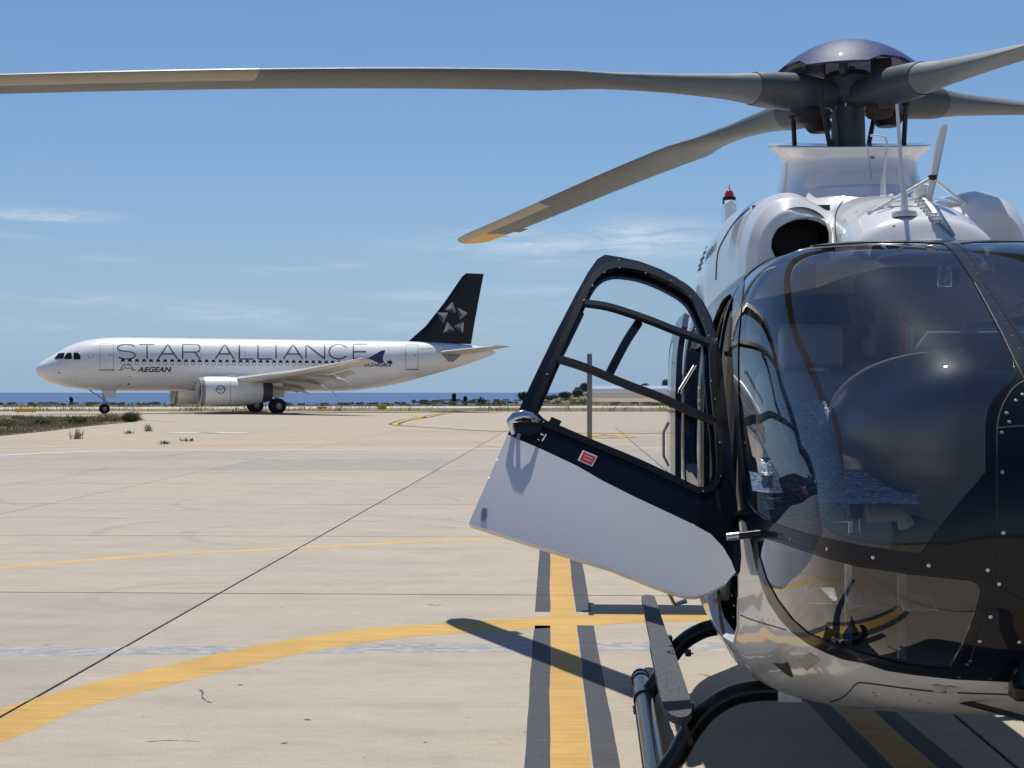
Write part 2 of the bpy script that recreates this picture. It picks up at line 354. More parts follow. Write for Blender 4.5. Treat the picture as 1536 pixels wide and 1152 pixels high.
# concrete slabs
def concrete(name, rnd=True):
    m = mat(name, (.4, .36, .3), .85, spec=.25); p = pos(m)
    oi = nd(m, 'ShaderNodeObjectInfo').outputs['Random'] if rnd else None
    big = noise(m, .22, 5, .6, p); mid = noise(m, 1.6, 7, .65, p, .4); fine = noise(m, 70, 5, .75, p); grit = noise(m, 260, 3, .7, p)
    brush = noise(m, 1.0, 9, .78, mapping(m, p, (5, 19, 1), (0, 0, R(2.3)))); streak = noise(m, 1.0, 5, .6, mapping(m, p, (.8, 3.2, 1), (0, 0, R(2.3))))
    c = ramp(m, mid, [(.25, (.315, .272, .212)), (.5, (.40, .35, .278)), (.78, (.45, .398, .32))])
    c = mixc(m, .5, c, ramp(m, big, [(.3, (.36, .325, .28)), (.7, (.43, .36, .28))]))
    c = mixc(m, .5, c, ramp(m, streak, [(.28, (.80, .80, .82)), (.52, (1, 1, 1)), (.8, (1.10, 1.09, 1.06))]), 'MULTIPLY')
    c = mixc(m, .6, c, ramp(m, brush, [(.3, (.80, .80, .81)), (.6, (1.04, 1.04, 1.04))]), 'MULTIPLY')
    c = mixc(m, .9, c, ramp(m, fine, [(.3, (.76, .75, .74)), (.5, (1, 1, 1)), (.75, (1.12, 1.12, 1.12))]), 'MULTIPLY')
    c = mixc(m, .5, c, ramp(m, grit, [(.35, (.8, .79, .78)), (.6, (1.06, 1.06, 1.06))]), 'MULTIPLY')
    if rnd: c = mixc(m, .8, c, ramp(m, oi, [(0, (.87, .875, .885)), (.5, (1, .995, .975)), (1, (1.06, 1.035, .99))]), 'MULTIPLY')
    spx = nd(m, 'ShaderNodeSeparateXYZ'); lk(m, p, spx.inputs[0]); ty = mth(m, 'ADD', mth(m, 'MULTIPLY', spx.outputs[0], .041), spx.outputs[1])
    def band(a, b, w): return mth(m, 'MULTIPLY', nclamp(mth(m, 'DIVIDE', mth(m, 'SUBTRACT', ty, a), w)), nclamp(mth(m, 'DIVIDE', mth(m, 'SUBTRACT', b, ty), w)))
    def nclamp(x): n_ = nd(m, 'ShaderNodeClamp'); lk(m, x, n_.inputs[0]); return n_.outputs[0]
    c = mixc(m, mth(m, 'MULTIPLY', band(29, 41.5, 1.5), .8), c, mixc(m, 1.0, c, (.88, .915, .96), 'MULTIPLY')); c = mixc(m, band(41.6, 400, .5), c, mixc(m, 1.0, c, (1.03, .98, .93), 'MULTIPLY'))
    rust = ramp(m, noise(m, .55, 5, .6, mapping(m, p, (1, 2.4, 1))), [(.58, (0, 0, 0)), (.78, (.6, .6, .6))]); c = mixc(m, rust, c, (.37, .285, .20)); oil = ramp(m, noise(m, .8, 6, .7, p, 1.2), [(.24, (.5, .5, .5)), (.36, (0, 0, 0))]); c = mixc(m, oil, c, (.22, .205, .185))
    pit = ramp(m, noise(m, 11, 2, .5, p), [(.24, (1, 1, 1)), (.27, (0, 0, 0))]); c = mixc(m, mth(m, 'MULTIPLY', pit, .55), c, (.13, .12, .11))
    setc(m, c); bump(m, mth(m, 'ADD', mth(m, 'MULTIPLY', brush, .6), mth(m, 'ADD', fine, mth(m, 'MULTIPLY', grit, .6))), .35, .006)
    return m
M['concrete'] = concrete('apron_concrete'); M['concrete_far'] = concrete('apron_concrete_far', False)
M['joint'] = worn(mat('joint_sealant', (.02, .02, .02), .8), (.018, .018, .018), .4, 4, (.7, .9))
def paint(name, c, wear=.35, scale=7, rough=.65, base=(.40, .36, .30)):
    m = mat(name, c, rough, spec=.3); p = pos(m)
    n = noise(m, scale, 8, .72, mapping(m, p, (1, 2.2, 1))); f = noise(m, 120, 3, .7, p); g = noise(m, 1.7, 5, .6, p)
    k = ramp(m, mth(m, 'ADD', mth(m, 'MULTIPLY', n, .75), mth(m, 'MULTIPLY', f, .25)), [(.62-wear*.42, (0, 0, 0)), (.74-wear*.36, (1, 1, 1))])
    k = mth(m, 'SUBTRACT', 1.0, k)
    cc = mixc(m, .6, c, ramp(m, g, [(.3, (.82, .8, .8)), (.7, (1.06, 1.06, 1.06))]), 'MULTIPLY')
    cc = mixc(m, .5, cc, ramp(m, noise(m, 1, 6, .7, mapping(m, p, (1, 24, 1))), [(.3, (.75, .75, .75)), (.6, (1.04, 1.04, 1.04))]), 'MULTIPLY')
    inv = mth(m, 'SUBTRACT', 1.0, k); setc(m, mixc(m, inv, cc, base)); bump(m, f, .3, .004)
    return m, inv
AL = .041; CW, RW, S0, T0 = 4.86, 4.87, -2.91, 12.22
def mk(name, c, keep, scale=7):           # keep 0..1: how much of the paint is left
    m = mat(name, c, .7, spec=.25); p = pos(m)
    n = noise(m, scale, 8, .75, mapping(m, p, (1, 2.0, 1))); f = noise(m, 140, 3, .7, p)
    a = mth(m, 'ADD', mth(m, 'MULTIPLY', n, .7), mth(m, 'MULTIPLY', f, .3)); th = .30+(1-keep)*.34
    vis = ramp(m, a, [(th, (0, 0, 0)), (th+.07, (1, 1, 1))])
    cc = mixc(m, .9, c, ramp(m, noise(m, 1.3, 6, .65, p), [(.3, (.78, .76, .76)), (.7, (1.06, 1.06, 1.1))]), 'MULTIPLY')
    cc = mixc(m, .9, cc, ramp(m, noise(m, 1, 7, .75, mapping(m, p, (1.5, 14, 1), (0, 0, .04))), [(.3, (.74, .73, .74)), (.62, (1.05, 1.05, 1.05))]), 'MULTIPLY')
    cc = mixc(m, .7, cc, ramp(m, f, [(.35, (.82, .82, .82)), (.6, (1.05, 1.05, 1.05))]), 'MULTIPLY')
    setc(m, mixc(m, vis, (.41, .365, .305), cc)); bump(m, f, .3, .004)
    # no paint over the open slab joints
    sp = nd(m, 'ShaderNodeSeparateXYZ'); lk(m, p, sp.inputs[0]); X, Y = sp.outputs[0], sp.outputs[1]
    def cut(e, o0, per, half):
        q = mth(m, 'ADD', mth(m, 'MULTIPLY', X, e[0]), mth(m, 'MULTIPLY', Y, e[1])); q = mth(m, 'ADD', q, 400*per-o0+per/2)
        q = mth(m, 'ABSOLUTE', mth(m, 'SUBTRACT', mth(m, 'MODULO', q, per), per/2)); return mth(m, 'LESS_THAN', q, half)
    k = mth(m, 'MAXIMUM', cut((math.cos(AL), -math.sin(AL)), S0, CW, .0095), mth(m, 'MULTIPLY', cut((math.sin(AL), math.cos(AL)), T0, RW, .0065), mth(m, 'GREATER_THAN', Y, 9.5)))
    tr = nd(m, 'ShaderNodeBsdfTransparent'); mi = nd(m, 'ShaderNodeMixShader'); lk(m, k, mi.inputs[0]); lk(m, bsdf(m).outputs[0], mi.inputs[1]); lk(m, tr.outputs[0], mi.inputs[2]); lk(m, mi.outputs[0], m.node_tree.nodes['Material Output'].inputs[0]); return m
M['yellow'] = mk('yellow_marking_paint', (.54, .335, .085), .84)
M['yellow_thin'] = mk('worn_yellow_marking', (.60, .38, .11), .6)
M['black_mark'] = mk('black_marking_border', (.055, .058, .065), .9)
M['white_line'] = mk('white_marking', (.66, .65, .61), .66)
M['blue_line'] = mk('faded_pale_blue_marking', (.275, .288, .298), .58)
m = M['tyre_mark'] = bpy.data.materials.new('faint_tyre_mark'); m.use_nodes = True
p = pos(m); nn = ramp(m, noise(m, 3, 6, .7, p), [(.35, (.0, .0, .0)), (.7, (.14, .14, .14))]); tr = nd(m, 'ShaderNodeBsdfTransparent'); mi = nd(m, 'ShaderNodeMixShader')
bsdf(m).inputs['Base Color'].default_value = (.12, .12, .13, 1); bsdf(m).inputs['Roughness'].default_value = .8
lk(m, nn, mi.inputs[0]); lk(m, tr.outputs[0], mi.inputs[1]); lk(m, bsdf(m).outputs[0], mi.inputs[2]); lk(m, mi.outputs[0], m.node_tree.nodes['Material Output'].inputs[0])
M['spall'] = mat('dark_stone_spall', (.10, .09, .08), .9)
# land, sea, plants
m = M['land'] = mat('dry_grass_land', (.2, .17, .09), .95, spec=.1); p = pos(m)
c = ramp(m, noise(m, .12, 7, .7, mapping(m, p, (1, .5, 1))), [(.3, (.10, .095, .045)), (.5, (.19, .155, .085)), (.7, (.27, .22, .14))])
setc(m, mixc(m, .5, c, ramp(m, noise(m, 1.3, 6, .7, p), [(.3, (.6, .6, .55)), (.7, (1.15, 1.1, 1.05))]), 'MULTIPLY'))
m = M['pale_road'] = mat('pale_gravel_road', (.45, .41, .34), .9, spec=.1); setc(m, ramp(m, noise(m, .4, 5, .6, pos(m)), [(.3, (.38, .34, .27)), (.7, (.52, .48, .4))]))
m = M['sea'] = mat('sea_water', (.014, .05, .13), .25, spec=.3); p = pos(m)
c = ramp(m, noise(m, .004, 7, .7, mapping(m, p, (.35, 1.0, 1))), [(.3, (.022, .07, .17)), (.5, (.03, .088, .2)), (.72, (.045, .115, .24))]); setc(m, c)
bump(m, noise(m, .12, 6, .7, mapping(m, p, (.4, 1, 1))), 1.0, 1.2); bsdf(m).inputs['Roughness'].default_value = .45
def leaf(name, a, b):
    m = mat(name, a, .8, spec=.15); c = ramp(m, noise(m, 2.5, 3, .6, pos(m)), [(.35, a), (.65, b)]); setc(m, c); return m
M['leaf_dark'] = leaf('dark_green_leaves', (.022, .04, .014), (.06, .085, .03)); M['leaf_olive'] = leaf('olive_leaves', (.055, .075, .03), (.12, .13, .055))
M['straw'] = leaf('dry_straw_grass', (.27, .215, .12), (.46, .385, .24)); M['weed'] = leaf('green_weed', (.05, .085, .025), (.14, .16, .06))
M['bark'] = mat('bark', (.07, .05, .035), .9); M['sign_yellow'] = mat('yellow_sign_face', (.65, .42, .04), .5)
M['tyre'] = mat('tyre_rubber', (.012, .012, .013), .75)

# ------------------------------------------------------------------ ground
AL = .041; es = Vector((math.cos(AL), -math.sin(AL), 0)); et = Vector((math.sin(AL), math.cos(AL), 0))
CW, RW, S0, T0 = 4.86, 4.87, -2.91, 12.22
I0, I1, K0, K1 = -5, 4, -3, 12
def st(s, t, z=0): return es*s+et*t+Vector((0, 0, z))
def sheet(name, pts, z, m, **k): return mobj(name, [(p[0], p[1], z) for p in pts], [tuple(range(len(pts)))], m, None, False, **k)
s0, s1, t0, t1 = S0+I0*CW, S0+I1*CW, T0+K0*RW, T0+K1*RW
apron = sheet('apron', [st(s0, t0), st(s1, t0), st(s1, t1), st(s0, t1)], -.014, M['joint'], kind='structure')
smesh = None
smeshes = {}
for i in range(I0, I1):
    for k in range(K0, K1):
        if k == -1: continue
        ln = 2 if k == -2 else 1; smesh = smeshes.get(ln)
        if smesh is None:
            g1, g2 = .011, .019; x0, x1, y0, y1 = g1, CW-g1, g2, RW*ln-g2; b = .004
            V = [(x0, y0, -.013), (x1, y0, -.013), (x1, y1, -.013), (x0, y1, -.013), (x0, y0, -b), (x1, y0, -b), (x1, y1, -b), (x0, y1, -b), (x0+b, y0+b, 0), (x1-b, y0+b, 0), (x1-b, y1-b, 0), (x0+b, y1-b, 0)]
            Fc = [(0, 1, 5, 4), (1, 2, 6, 5), (2, 3, 7, 6), (3, 0, 4, 7), (4, 5, 9, 8), (5, 6, 10, 9), (6, 7, 11, 10), (7, 4, 8, 11), (8, 9, 10, 11)]
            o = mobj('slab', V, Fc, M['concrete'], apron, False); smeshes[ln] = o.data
        else:
            o = bpy.data.objects.new('slab', smesh); col.objects.link(o); o.parent = apron
        o.location = st(S0+i*CW, T0+k*RW, 0); o.rotation_euler = (0, 0, -AL)
B = 190
quads = [[(-B, t1), (B, t1), (B, 128), (-B, 128)], [(-B, -60), (B, -60), (B, t0), (-B, t0)], [(-B, t0), (s0, t0), (s0, t1), (-B, t1)], [(s1, t0), (B, t0), (B, t1), (s1, t1)]]
V = []; Fc = []
for q in quads: Fc.append(tuple(range(len(V), len(V)+4))); V += [tuple(st(*a, 0)) for a in q]
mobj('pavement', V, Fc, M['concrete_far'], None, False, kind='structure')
# land beyond the apron: rolling, falling to the sea, rising to a headland on the right
def land_z(X, Y):
    z = -.05-.0*X+.28*math.sin(X*.021+1)*math.sin(Y*.017)
    z += -.2*max(0, min(1, (Y-150)/70))
    k = max(0, min(1, (X/Y+.02)/.08)); k = k*k*(3-2*k)
    z += k*max(0, min(1, (Y-185)/130))*(1.35+.25*math.sin(X*.05))
    if Y < 140: z = -.03
    edge = 232+k*230+18*math.sin(X*.013)
    if Y > edge: z -= 17*min(1, ((Y-edge)/40))**1.5
    return max(z, -16.5)
V = []; Fc = []; xs = np.linspace(-420, 420, 141); ys = np.concatenate([np.linspace(118, 260, 48), np.linspace(266, 560, 50)])
for Y in ys:
    for X in xs: V.append((X, Y, land_z(X, Y)))
for a in range(len(ys)-1):
    for b in range(len(xs)-1): i = a*len(xs)+b; Fc.append((i, i+1, i+1+len(xs), i+len(xs)))
mobj('terrain', V, Fc, M['land'], None, True, kind='structure')
sheet('ground', [(-3000, -3000), (3000, -3000), (3000, 130), (-3000, 130)], -.05, M['land'], kind='structure')
V = [(-420+i*12, Y, .035+land_z(-420+i*12, 157)) for Y in (149, 172) for i in range(71)]
mobj('road', V, [(i, i+1, i+72, i+71) for i in range(70)], M['pale_road'], None, True, kind='structure')
sheet('sea', [(-70000, 225), (70000, 225), (70000, 80000), (-70000, 80000)], -15.5, M['sea'], kind='structure')

# painted markings: ribbons along ground polylines
def ribbon(name, pts, w, z, m, n=60, raw=False, wj=0.012, **k):
    c = catmull([(p[0], p[1]) for p in pts], n) if not raw else np.array([(p[0], p[1]) for p in pts])
    d = np.gradient(c, axis=0); d /= np.linalg.norm(d, axis=1)[:, None]; nr = np.stack([-d[:, 1], d[:, 0]], 1)
    ww = np.full(len(c), w/2.0) if isinstance(w, (int, float)) else np.interp(np.linspace(0, 1, len(c)), np.linspace(0, 1, len(w)), np.array(w)/2)
    ks = np.ones(5)/5; j1 = np.convolve(rng.normal(0, wj, len(c)+4), ks, 'valid'); j2 = np.convolve(rng.normal(0, wj, len(c)+4), ks, 'valid')
    L = c+nr*(ww+j1)[:, None]; Q = c-nr*(ww+j2)[:, None]
    V = [(a[0], a[1], z) for a in L]+[(a[0], a[1], z) for a in Q]; n_ = len(c)
    return mobj(name, V, [(i+n_, i+1+n_, i+1, i) for i in range(n_-1)], m, None, False, kind='structure', **k)
ribbon('faded_line', [G(-400, 980), G(0, 977.5), G(400, 974), G(800, 970.5), G(1150, 969), G(1700, 966)], .34, .0003, M['blue_line'], 90)
def LX(Y): return .088+.0258*Y
segs_b = [(3.2, 10.62), (11.28, 27.0)]
for a, b in segs_b:
    for off in (-.148, .158): ribbon('marking_border', [(LX(Y)+off, Y) for Y in np.linspace(a, b, 60)], .118, .0006, M['black_mark'], 60, True, .004)
ribbon('taxiway_centre_line', [(LX(Y), Y) for Y in np.linspace(3.2, 27, 110)], .185, .0010, M['yellow'], 110, True, .004)
for off in (-.15, .15): ribbon('marking_border', [(1.775+off+.004*(Y-7), Y) for Y in np.linspace(2.2, 14, 60)], .11, .0006, M['black_mark'], 60, True, .004)
ribbon('stand_lead_line', [(1.775+.004*(Y-7), Y) for Y in np.linspace(2.2, 14, 60)], .18, .0010, M['yellow'], 60, True, .004)
ribbon('taxiway_curve_line', [G(-520, 1290), G(-205, 1165), G(0, 1087), G(105, 1049), G(228, 1017.5), G(319, 996), G(410, 975), G(501, 960), G(592, 948), G(737, 938), G(866, 930.5), G(963, 925.5), G(1060, 924), G(1300, 924), G(1700, 930)], [.42, .42, .42, .45, .47, .5, .5, .5], .0006, M['yellow'], 150)
ribbon('thin_yellow_line', [G(-300, 873), G(0, 851), G(228, 833), G(400, 824), G(740, 807), G(900, 801)], .22, .0006, M['yellow_thin'], 80)
ribbon('white_line', [G(-200, 691), G(0, 683), G(169, 676.5), G(500, 674.5), G(760, 673), G(1100, 672)], .36, .004, M['white_line'], 70)
ribbon('pale_edge_line', [G(-200, 673), G(0, 672), G(300, 668), G(760, 663), G(1100, 661)], .5, .004, M['yellow_thin'], 70)
vb = [(1100, 650), (900, 650), (756, 647.5), (690, 644), (640, 641), (604, 638.5), (592, 636), (610, 630), (634, 626.5), (669, 619.5), (690, 617)]
ribbon('far_marking_border', [G(*a) for a in vb], [.35]*4+[.5, .65, .75, .8, .8], .008, M['black_mark'], 120)
ribbon('far_yellow_line', [G(*a) for a in vb], [.15]*4+[.25, .35, .4, .4, .4], .012, M['yellow'], 120)
ribbon('far_spur_line', [G(634, 626.5), G(622, 622.5)], .7, .012, M['yellow'], 10)
ribbon('far_loop_marking', [G(880, 655), G(900, 652.5), G(925, 653), (G(940, 655.5)), G(920, 657), G(895, 656.5)], .7, .012, M['yellow'], 40)
ribbon('far_hold_line', [G(150, 631.5), G(230, 630.5), G(255, 632.5)], .8, .012, M['yellow_thin'], 20)
for a, b in ((270, 300), (325, 352)): ribbon('white_dash', [G(a, 650), G(b, 649)], 2.2, .012, M['white_line'], 8)
for (cx, cy, r, a0, a1, w) in ((-2.2, 17.6, 1.6, 20, 250, .18), (-2.6, 17.9, 2.3, 30, 200, .14), (-5.9, 17.5, 2.3, 60, 300, .16), (-5.6, 11.0, 1.9, 60, 280, .16), (-5.2, 11.0, 2.6, 90, 260, .14), (-2.6, 12.2, .8, 80, 260, .12), (-1.2, 9.8, 3.6, 150, 215, .14), (-2.9, 22.6, 2.1, 0, 300, .1), (-4.7, 24.3, 3.4, 200, 330, .12)):
    ribbon('tyre_mark', [(cx+r*math.cos(R(a)), cy+r*math.sin(R(a))) for a in np.linspace(a0, a1, 30)], w, .0012, M['tyre_mark'], 60)
def crack(pts): ribbon('crack', [G(*a) for a in pts], .012, .0008, M['spall'], 40, wj=.006)
for pl in ([(301, 1034), (305, 1040), (304, 1046), (310, 1051), (318, 1054)], [(1046, 1011), (1058, 1012), (1065, 1015), (1058, 1016)], [(640, 906), (655, 908), (661, 906)], [(218, 1112), (260, 1110), (300, 1112)]): crack(pl)
for (u, v, r) in ((361, 1027, .035), (461, 1079, .04), (427, 1114, .035), (638, 1113, .02)):
    g_ = G(u, v); mobj('spall', [(g_.x+.55*r*math.cos(a)*rng.uniform(.7, 1.2), g_.y+.5*r*math.sin(a)*rng.uniform(.7, 1.2), .0009) for a in np.linspace(0, 6.28, 10, endpoint=False)], [tuple(range(10))], M['spall'], None, False, kind='structure')
for q in ([(0, 729), (90, 717), (160, 702)], [(240, 686), (300, 677), (330, 674)]): ribbon('skid_mark', [G(*a) for a in q], .35, .0045, M['tyre_mark'], 30)

# ------------------------------------------------------------------ helicopter (local frame: x to its left, y aft, origin on the ground under the rotor hub)
HR = -.054
heli = empty('helicopter', (1.665, 7.42, 0), HR, label='white and dark navy helicopter parked nose-on at the right with its front door swung open', cat='helicopter')
ch, sh_ = math.cos(HR), math.sin(HR)
def w2l(p): x, y = p[0]-1.665, p[1]-7.42; return Vector((ch*x+sh_*y, -sh_*x+ch*y, p[2]))
def l2w(p): return Vector((1.665+ch*p[0]-sh_*p[1], 7.42+sh_*p[0]+ch*p[1], p[2]))
def proj_l(V):                            # (n,3) local points -> photo pixels
    X = 1.665+ch*V[:, 0]-sh_*V[:, 1]; Y = 7.42+sh_*V[:, 0]+ch*V[:, 1]; return np.stack([768+F*X/Y, VH-F*(V[:, 2]-H0)/Y], 1)
EYE = w2l((0, 0, H0))
def ray(u, v): return (w2l(P(u, v, 5.0))-EYE).normalized()
def L(u, v, Y): return w2l(P(u, v, Y))

ST = [  # y, z bottom, z top, half width, z of widest
 (-3.31, 1.17, 1.19, .01, 1.18), (-3.295, 1.03, 1.37, .28, 1.18), (-3.235, .885, 1.53, .46, 1.18), (-3.085, .775, 1.71, .585, 1.17), (-2.82, .665, 1.865, .655, 1.16),
 (-2.53, .60, 2.012, .697, 1.16), (-2.28, .55, 2.135, .715, 1.16), (-2.02, .505, 2.195, .735, 1.16), (-1.7, .465, 2.222, .760, 1.16), (-1.2, .44, 2.23, .775, 1.17),
 (-.6, .43, 2.23, .78, 1.2), (0, .43, 2.23, .78, 1.2), (.6, .44, 2.24, .78, 1.25), (1.1, .50, 2.25, .75, 1.32), (1.6, .66, 2.26, .66, 1.45), (2.1, .95, 2.24, .48, 1.62), (2.5, 1.3, 2.2, .32, 1.77), (3.0, 1.53, 2.14, .24, 1.84),
 (4, 1.62, 2.06, .2, 1.84), (5, 1.68, 2.02, .17, 1.85), (5.9, 1.72, 2.0, .14, 1.86)]
s_ = catmull(ST, 420); NT = 288
th = np.linspace(0, 2*math.pi, NT, endpoint=False)
def section(row, th, nu=2.5, nl=2.35):
    y, zb, zt, w, zw = row; c, s = np.cos(th), np.sin(th)
    n = np.where(s > 0, nu, nl); hh = np.where(s > 0, zt-zw, zw-zb)
    k = (np.abs(c)**n+np.abs(s)**n)**(-1/n)
    return np.stack([w*k*c, np.full_like(th, y), zw+hh*k*s], 1)
body = np.stack([section(r, th, 5.0 if r[0] > -1.9 else 2.3+2.7*max(0, (r[0]+3.3)/1.4)**2, 2.4+2.4*min(1, max(0, (r[0]+3.0)/1.5)) if r[0] < .6 else max(2.2, 4.8-(r[0]-.6)*1.8)) for r in s_])
bA, bT = gridmesh(body, True)
# make sure normals point out
if np.mean((bA[:, :3]-np.array([0, 0, 1.4]))[:, [0, 2]]*bA[:, [3, 5]]) < 0: bA[:, 3:] *= -1; bT = bT[:, ::-1]
BV = BVHTree.FromPolygons([tuple(p) for p in bA[:, :3]], [tuple(int(i) for i in t) for t in bT])
def hit(u, v, bv=None, off=0.0):
    d = ray(u, v); h = (bv or BV).ray_cast(EYE, d)
    return (h[0]+(h[1] if h[1].dot(d) < 0 else -h[1])*off, (h[1] if h[1].dot(d) < 0 else -h[1])) if h[0] else (None, None)
WS = [(1416, 365), (1380, 363), (1300, 363), (1200, 370), (1150, 381), (1120, 393), (1107, 402), (1114, 410), (1116.5, 419), (1114.5, 439), (1111.5, 472), (1108, 505), (1107, 550), (1108.5, 602), (1112, 652), (1117, 701), (1120, 748), (1125, 759), (1133, 769), (1148, 779), (1172, 789), (1205, 799), (1238, 807), (1290, 818),
      (1335, 824.5), (1380, 830), (1411, 786), (1441, 751), (1478, 708), (1478, 640), (1481, 616), (1490, 597), (1505, 580), (1517, 566), (1522, 553), (1519, 535), (1500, 497), (1480.6, 459), (1461, 422), (1439, 389), (1428, 375)]
CH = [(1137, 812), (1147, 808), (1172, 815), (1205, 827), (1254, 842), (1286, 850), (1368, 862), (1455, 871), (1466, 876), (1470, 886), (1467, 899), (1461, 921), (1444, 966), (1423, 1003), (1388, 1001), (1352, 995), (1319, 987), (1286, 977), (1250, 966), (1212, 950), (1188, 929), (1166, 900), (1149, 868), (1139, 835)]
NV = [(1000, 300), (1128, 320), (1300, 300), (1700, 300), (1700, 1024), (1515, 1023), (1431, 1019), (1368, 1012), (1329, 1006), (1296, 995), (1263, 989), (1238, 979), (1213, 967), (1188, 949), (1169, 929), (1152, 903), (1142, 880), (1133, 850), (1126, 815), (1117, 780), (1000, 780)]
px = proj_l(np.concatenate([-np.abs(bA[:, :1]), bA[:, 1:3]], 1))
yy, xx, zz = bA[:, 1], bA[:, 0], bA[:, 2]
front = -1.45-yy+np.where(zz > 1.0, 0, 0)        # >0 in front
dW = np.where(front > 0, np.minimum(sdf(px, WS), front*400), front*400); dW = np.where(zz < .9, -40, dW)
dC = np.where(front > 0, np.minimum(sdf(px, CH), front*400), front*400); dC = np.where(zz > 1.25, -40, dC)
dN = np.where(yy < -1.75, sdf(px, NV), (zz-(1.03+.1*(yy+1.2)))*400)
dN = np.where((yy < -1.75) & (yy > -2.0) & (zz > 1.2), np.maximum(dN, 5), dN)
yz = np.stack([yy, zz], 1)
DOOR = [(-2.0, .92), (-2.03, 1.1), (-2.0, 1.4), (-1.9, 1.68), (-1.72, 1.92), (-1.52, 2.02), (-1.25, 2.06), (-1.0, 2.05), (-.93, 1.95), (-.9, 1.5), (-.9, 1.1), (-.95, .8), (-1.1, .69), (-1.5, .68), (-1.75, .70), (-1.92, .79)]
DWIN = [(-1.85, 1.25), (-1.8, 1.6), (-1.66, 1.85), (-1.45, 1.98), (-1.15, 2.0), (-1.03, 1.9), (-1.0, 1.3), (-1.1, 1.2), (-1.7, 1.15)]
RWIN = [(-.75, 1.25), (-.75, 1.92), (-.65, 1.99), (.35, 1.99), (.42, 1.9), (.42, 1.25), (.35, 1.18), (-.68, 1.18)]
BWIN = [(.75, 1.35), (.75, 1.85), (.85, 1.95), (1.35, 1.93), (1.42, 1.8), (1.42, 1.5), (1.32, 1.35)]
dD = sdf(yz, DOOR)*400; dD = np.where(xx < -.25, dD, -40)
sideok = np.abs(xx) > .35
dS = np.maximum(sdf(yz, RWIN), sdf(yz, BWIN))*400; dS = np.where(sideok & (yy > -.9), dS, -40)
dL = sdf(yz, DWIN)*400; dL = np.where(xx > .25, dL, -40)
xy = np.stack([np.abs(xx), yy], 1); dR = np.where(zz > 1.9, sdf(xy, [(.12, -1.92), (.12, -1.45), (.18, -1.38), (.52, -1.38), (.58, -1.45), (.56, -1.86), (.5, -1.92)]), -1)*400; dL = np.maximum(dL, dR)
D = np.stack([dW, dC, dN, dD, dS, dL], 1); AA = np.concatenate([bA, D], 1)
GB = 6.0
def region(*conds):                        # conds: (column, offset, sign)
    A, T = AA, bT
    for c, o, sg in conds:
        if len(T) == 0: break
        A, T = clip(A, T, sg*(A[:, 6+c]-o))
    return A, T
A, T = region((0, -GB, -1), (1, -GB, -1), (3, 0, -1), (4, -4, -1), (5, -4, -1), (2, 0, 1)); shell('navy_shell', A, T, M['navy'], heli, .012, label='glossy dark navy cabin shell')
A, T = region((0, -GB, -1), (1, -GB, -1), (3, 0, -1), (4, -4, -1), (5, -4, -1), (2, 0, -1)); fus = shell('white_shell', A, T, M['white'], heli, .012, label='white belly and tail boom shell')
A, T = region((0, 0, 1))
for nm, sg in (('windshield', -1), ('windshield', 1)):
    a, t = clip(A, T, sg*A[:, 0]-.0005); shell(nm, a, t, M['glass'], heli, 0, -.002, label='large tinted windshield pane' )
A, T = region((1, 0, 1))
for sg in (-1, 1): a, t = clip(A, T, sg*A[:, 0]-.0005); shell('chin_window', a, t, M['chin_glass'], heli, 0, -.002)
A, T = region((0, -GB, 1), (0, 0, -1)); shell('windshield_frame', A, T, M['navy'], heli, .014, .0015)
A, T = region((1, -GB, 1), (1, 0, -1)); shell('chin_window_frame', A, T, M['black'], heli, .014, .0015)
A, T = region((4, 0, 1)); shell('cabin_window', A, T, M['clear'], heli, 0, -.003)
A, T = region((5, 0, 1)); shell('cockpit_side_window', A, T, M['clear'], heli, 0, -.003)
A, T = region((4, -4, 1), (4, 0, -1)); shell('window_seal', A, T, M['rubber'], heli, .014, .001)
# door sill: white step edge along the opening
A, T = region((3, -3.2, 1), (3, 0, -1)); A, T = clip(A, T, .9-A[:, 2]); shell('door_sill', A, T, M['white_door'], heli, .05, .004)
# inner lining of the cabin roof and rear (beige), set inside the shell
inn = bA.copy(); inn[:, :3] -= inn[:, 3:6]*.035; IA = np.concatenate([inn, D], 1)
a, t = clip(IA, bT, -(IA[:, 9]+6)); a, t = clip(a, t, -(a[:, 10]+8)); a, t = clip(a, t, -(a[:, 11]+8)); a, t = clip(a, t, a[:, 1]+1.8); a, t = clip(a, t, 1.9-a[:, 1]); a, t = clip(a, t, a[:, 2]-.75)
a[:, 3:6] *= -1; shell('cabin_lining', a, t[:, ::-1], M['beige'], heli, .008)
MB().box((0, -.45, .78), (1.3, 2.9, .03)).obj('cabin_floor', M['dark'], heli)
MB().box((0, 1.45, 1.5), (1.15, .03, 1.1)).obj('rear_bulkhead', M['beige'], heli)
# door-opening pillar trims
for (p0, p1, r) in (((-.70, -.93, .75), (-.66, -.95, 2.0), .035), ((-.705, -1.9, .8), (-.69, -1.83, 1.75), .02)):
    MB().tube([p0, ((p0[0]+p1[0])/2-.012, (p0[1]+p1[1])/2, (p0[2]+p1[2])/2), p1], r, 10).obj('door_pillar', M['beige'], heli)
MB().tube([(-.66, -.9, 1.98), (-.62, -1.2, 2.0), (-.61, -1.45, 1.98), (-.64, -1.62, 1.86)], .03, 10, flat=.6).obj('door_header_trim', M['beige'], heli)
MB().tube([(-.66, -1.90, .92), (-.665, -1.88, .84), (-.66, -1.88, .76)], [.02, .032, .026], 10).obj('fire_extinguisher_pouch', M['orange'], heli)

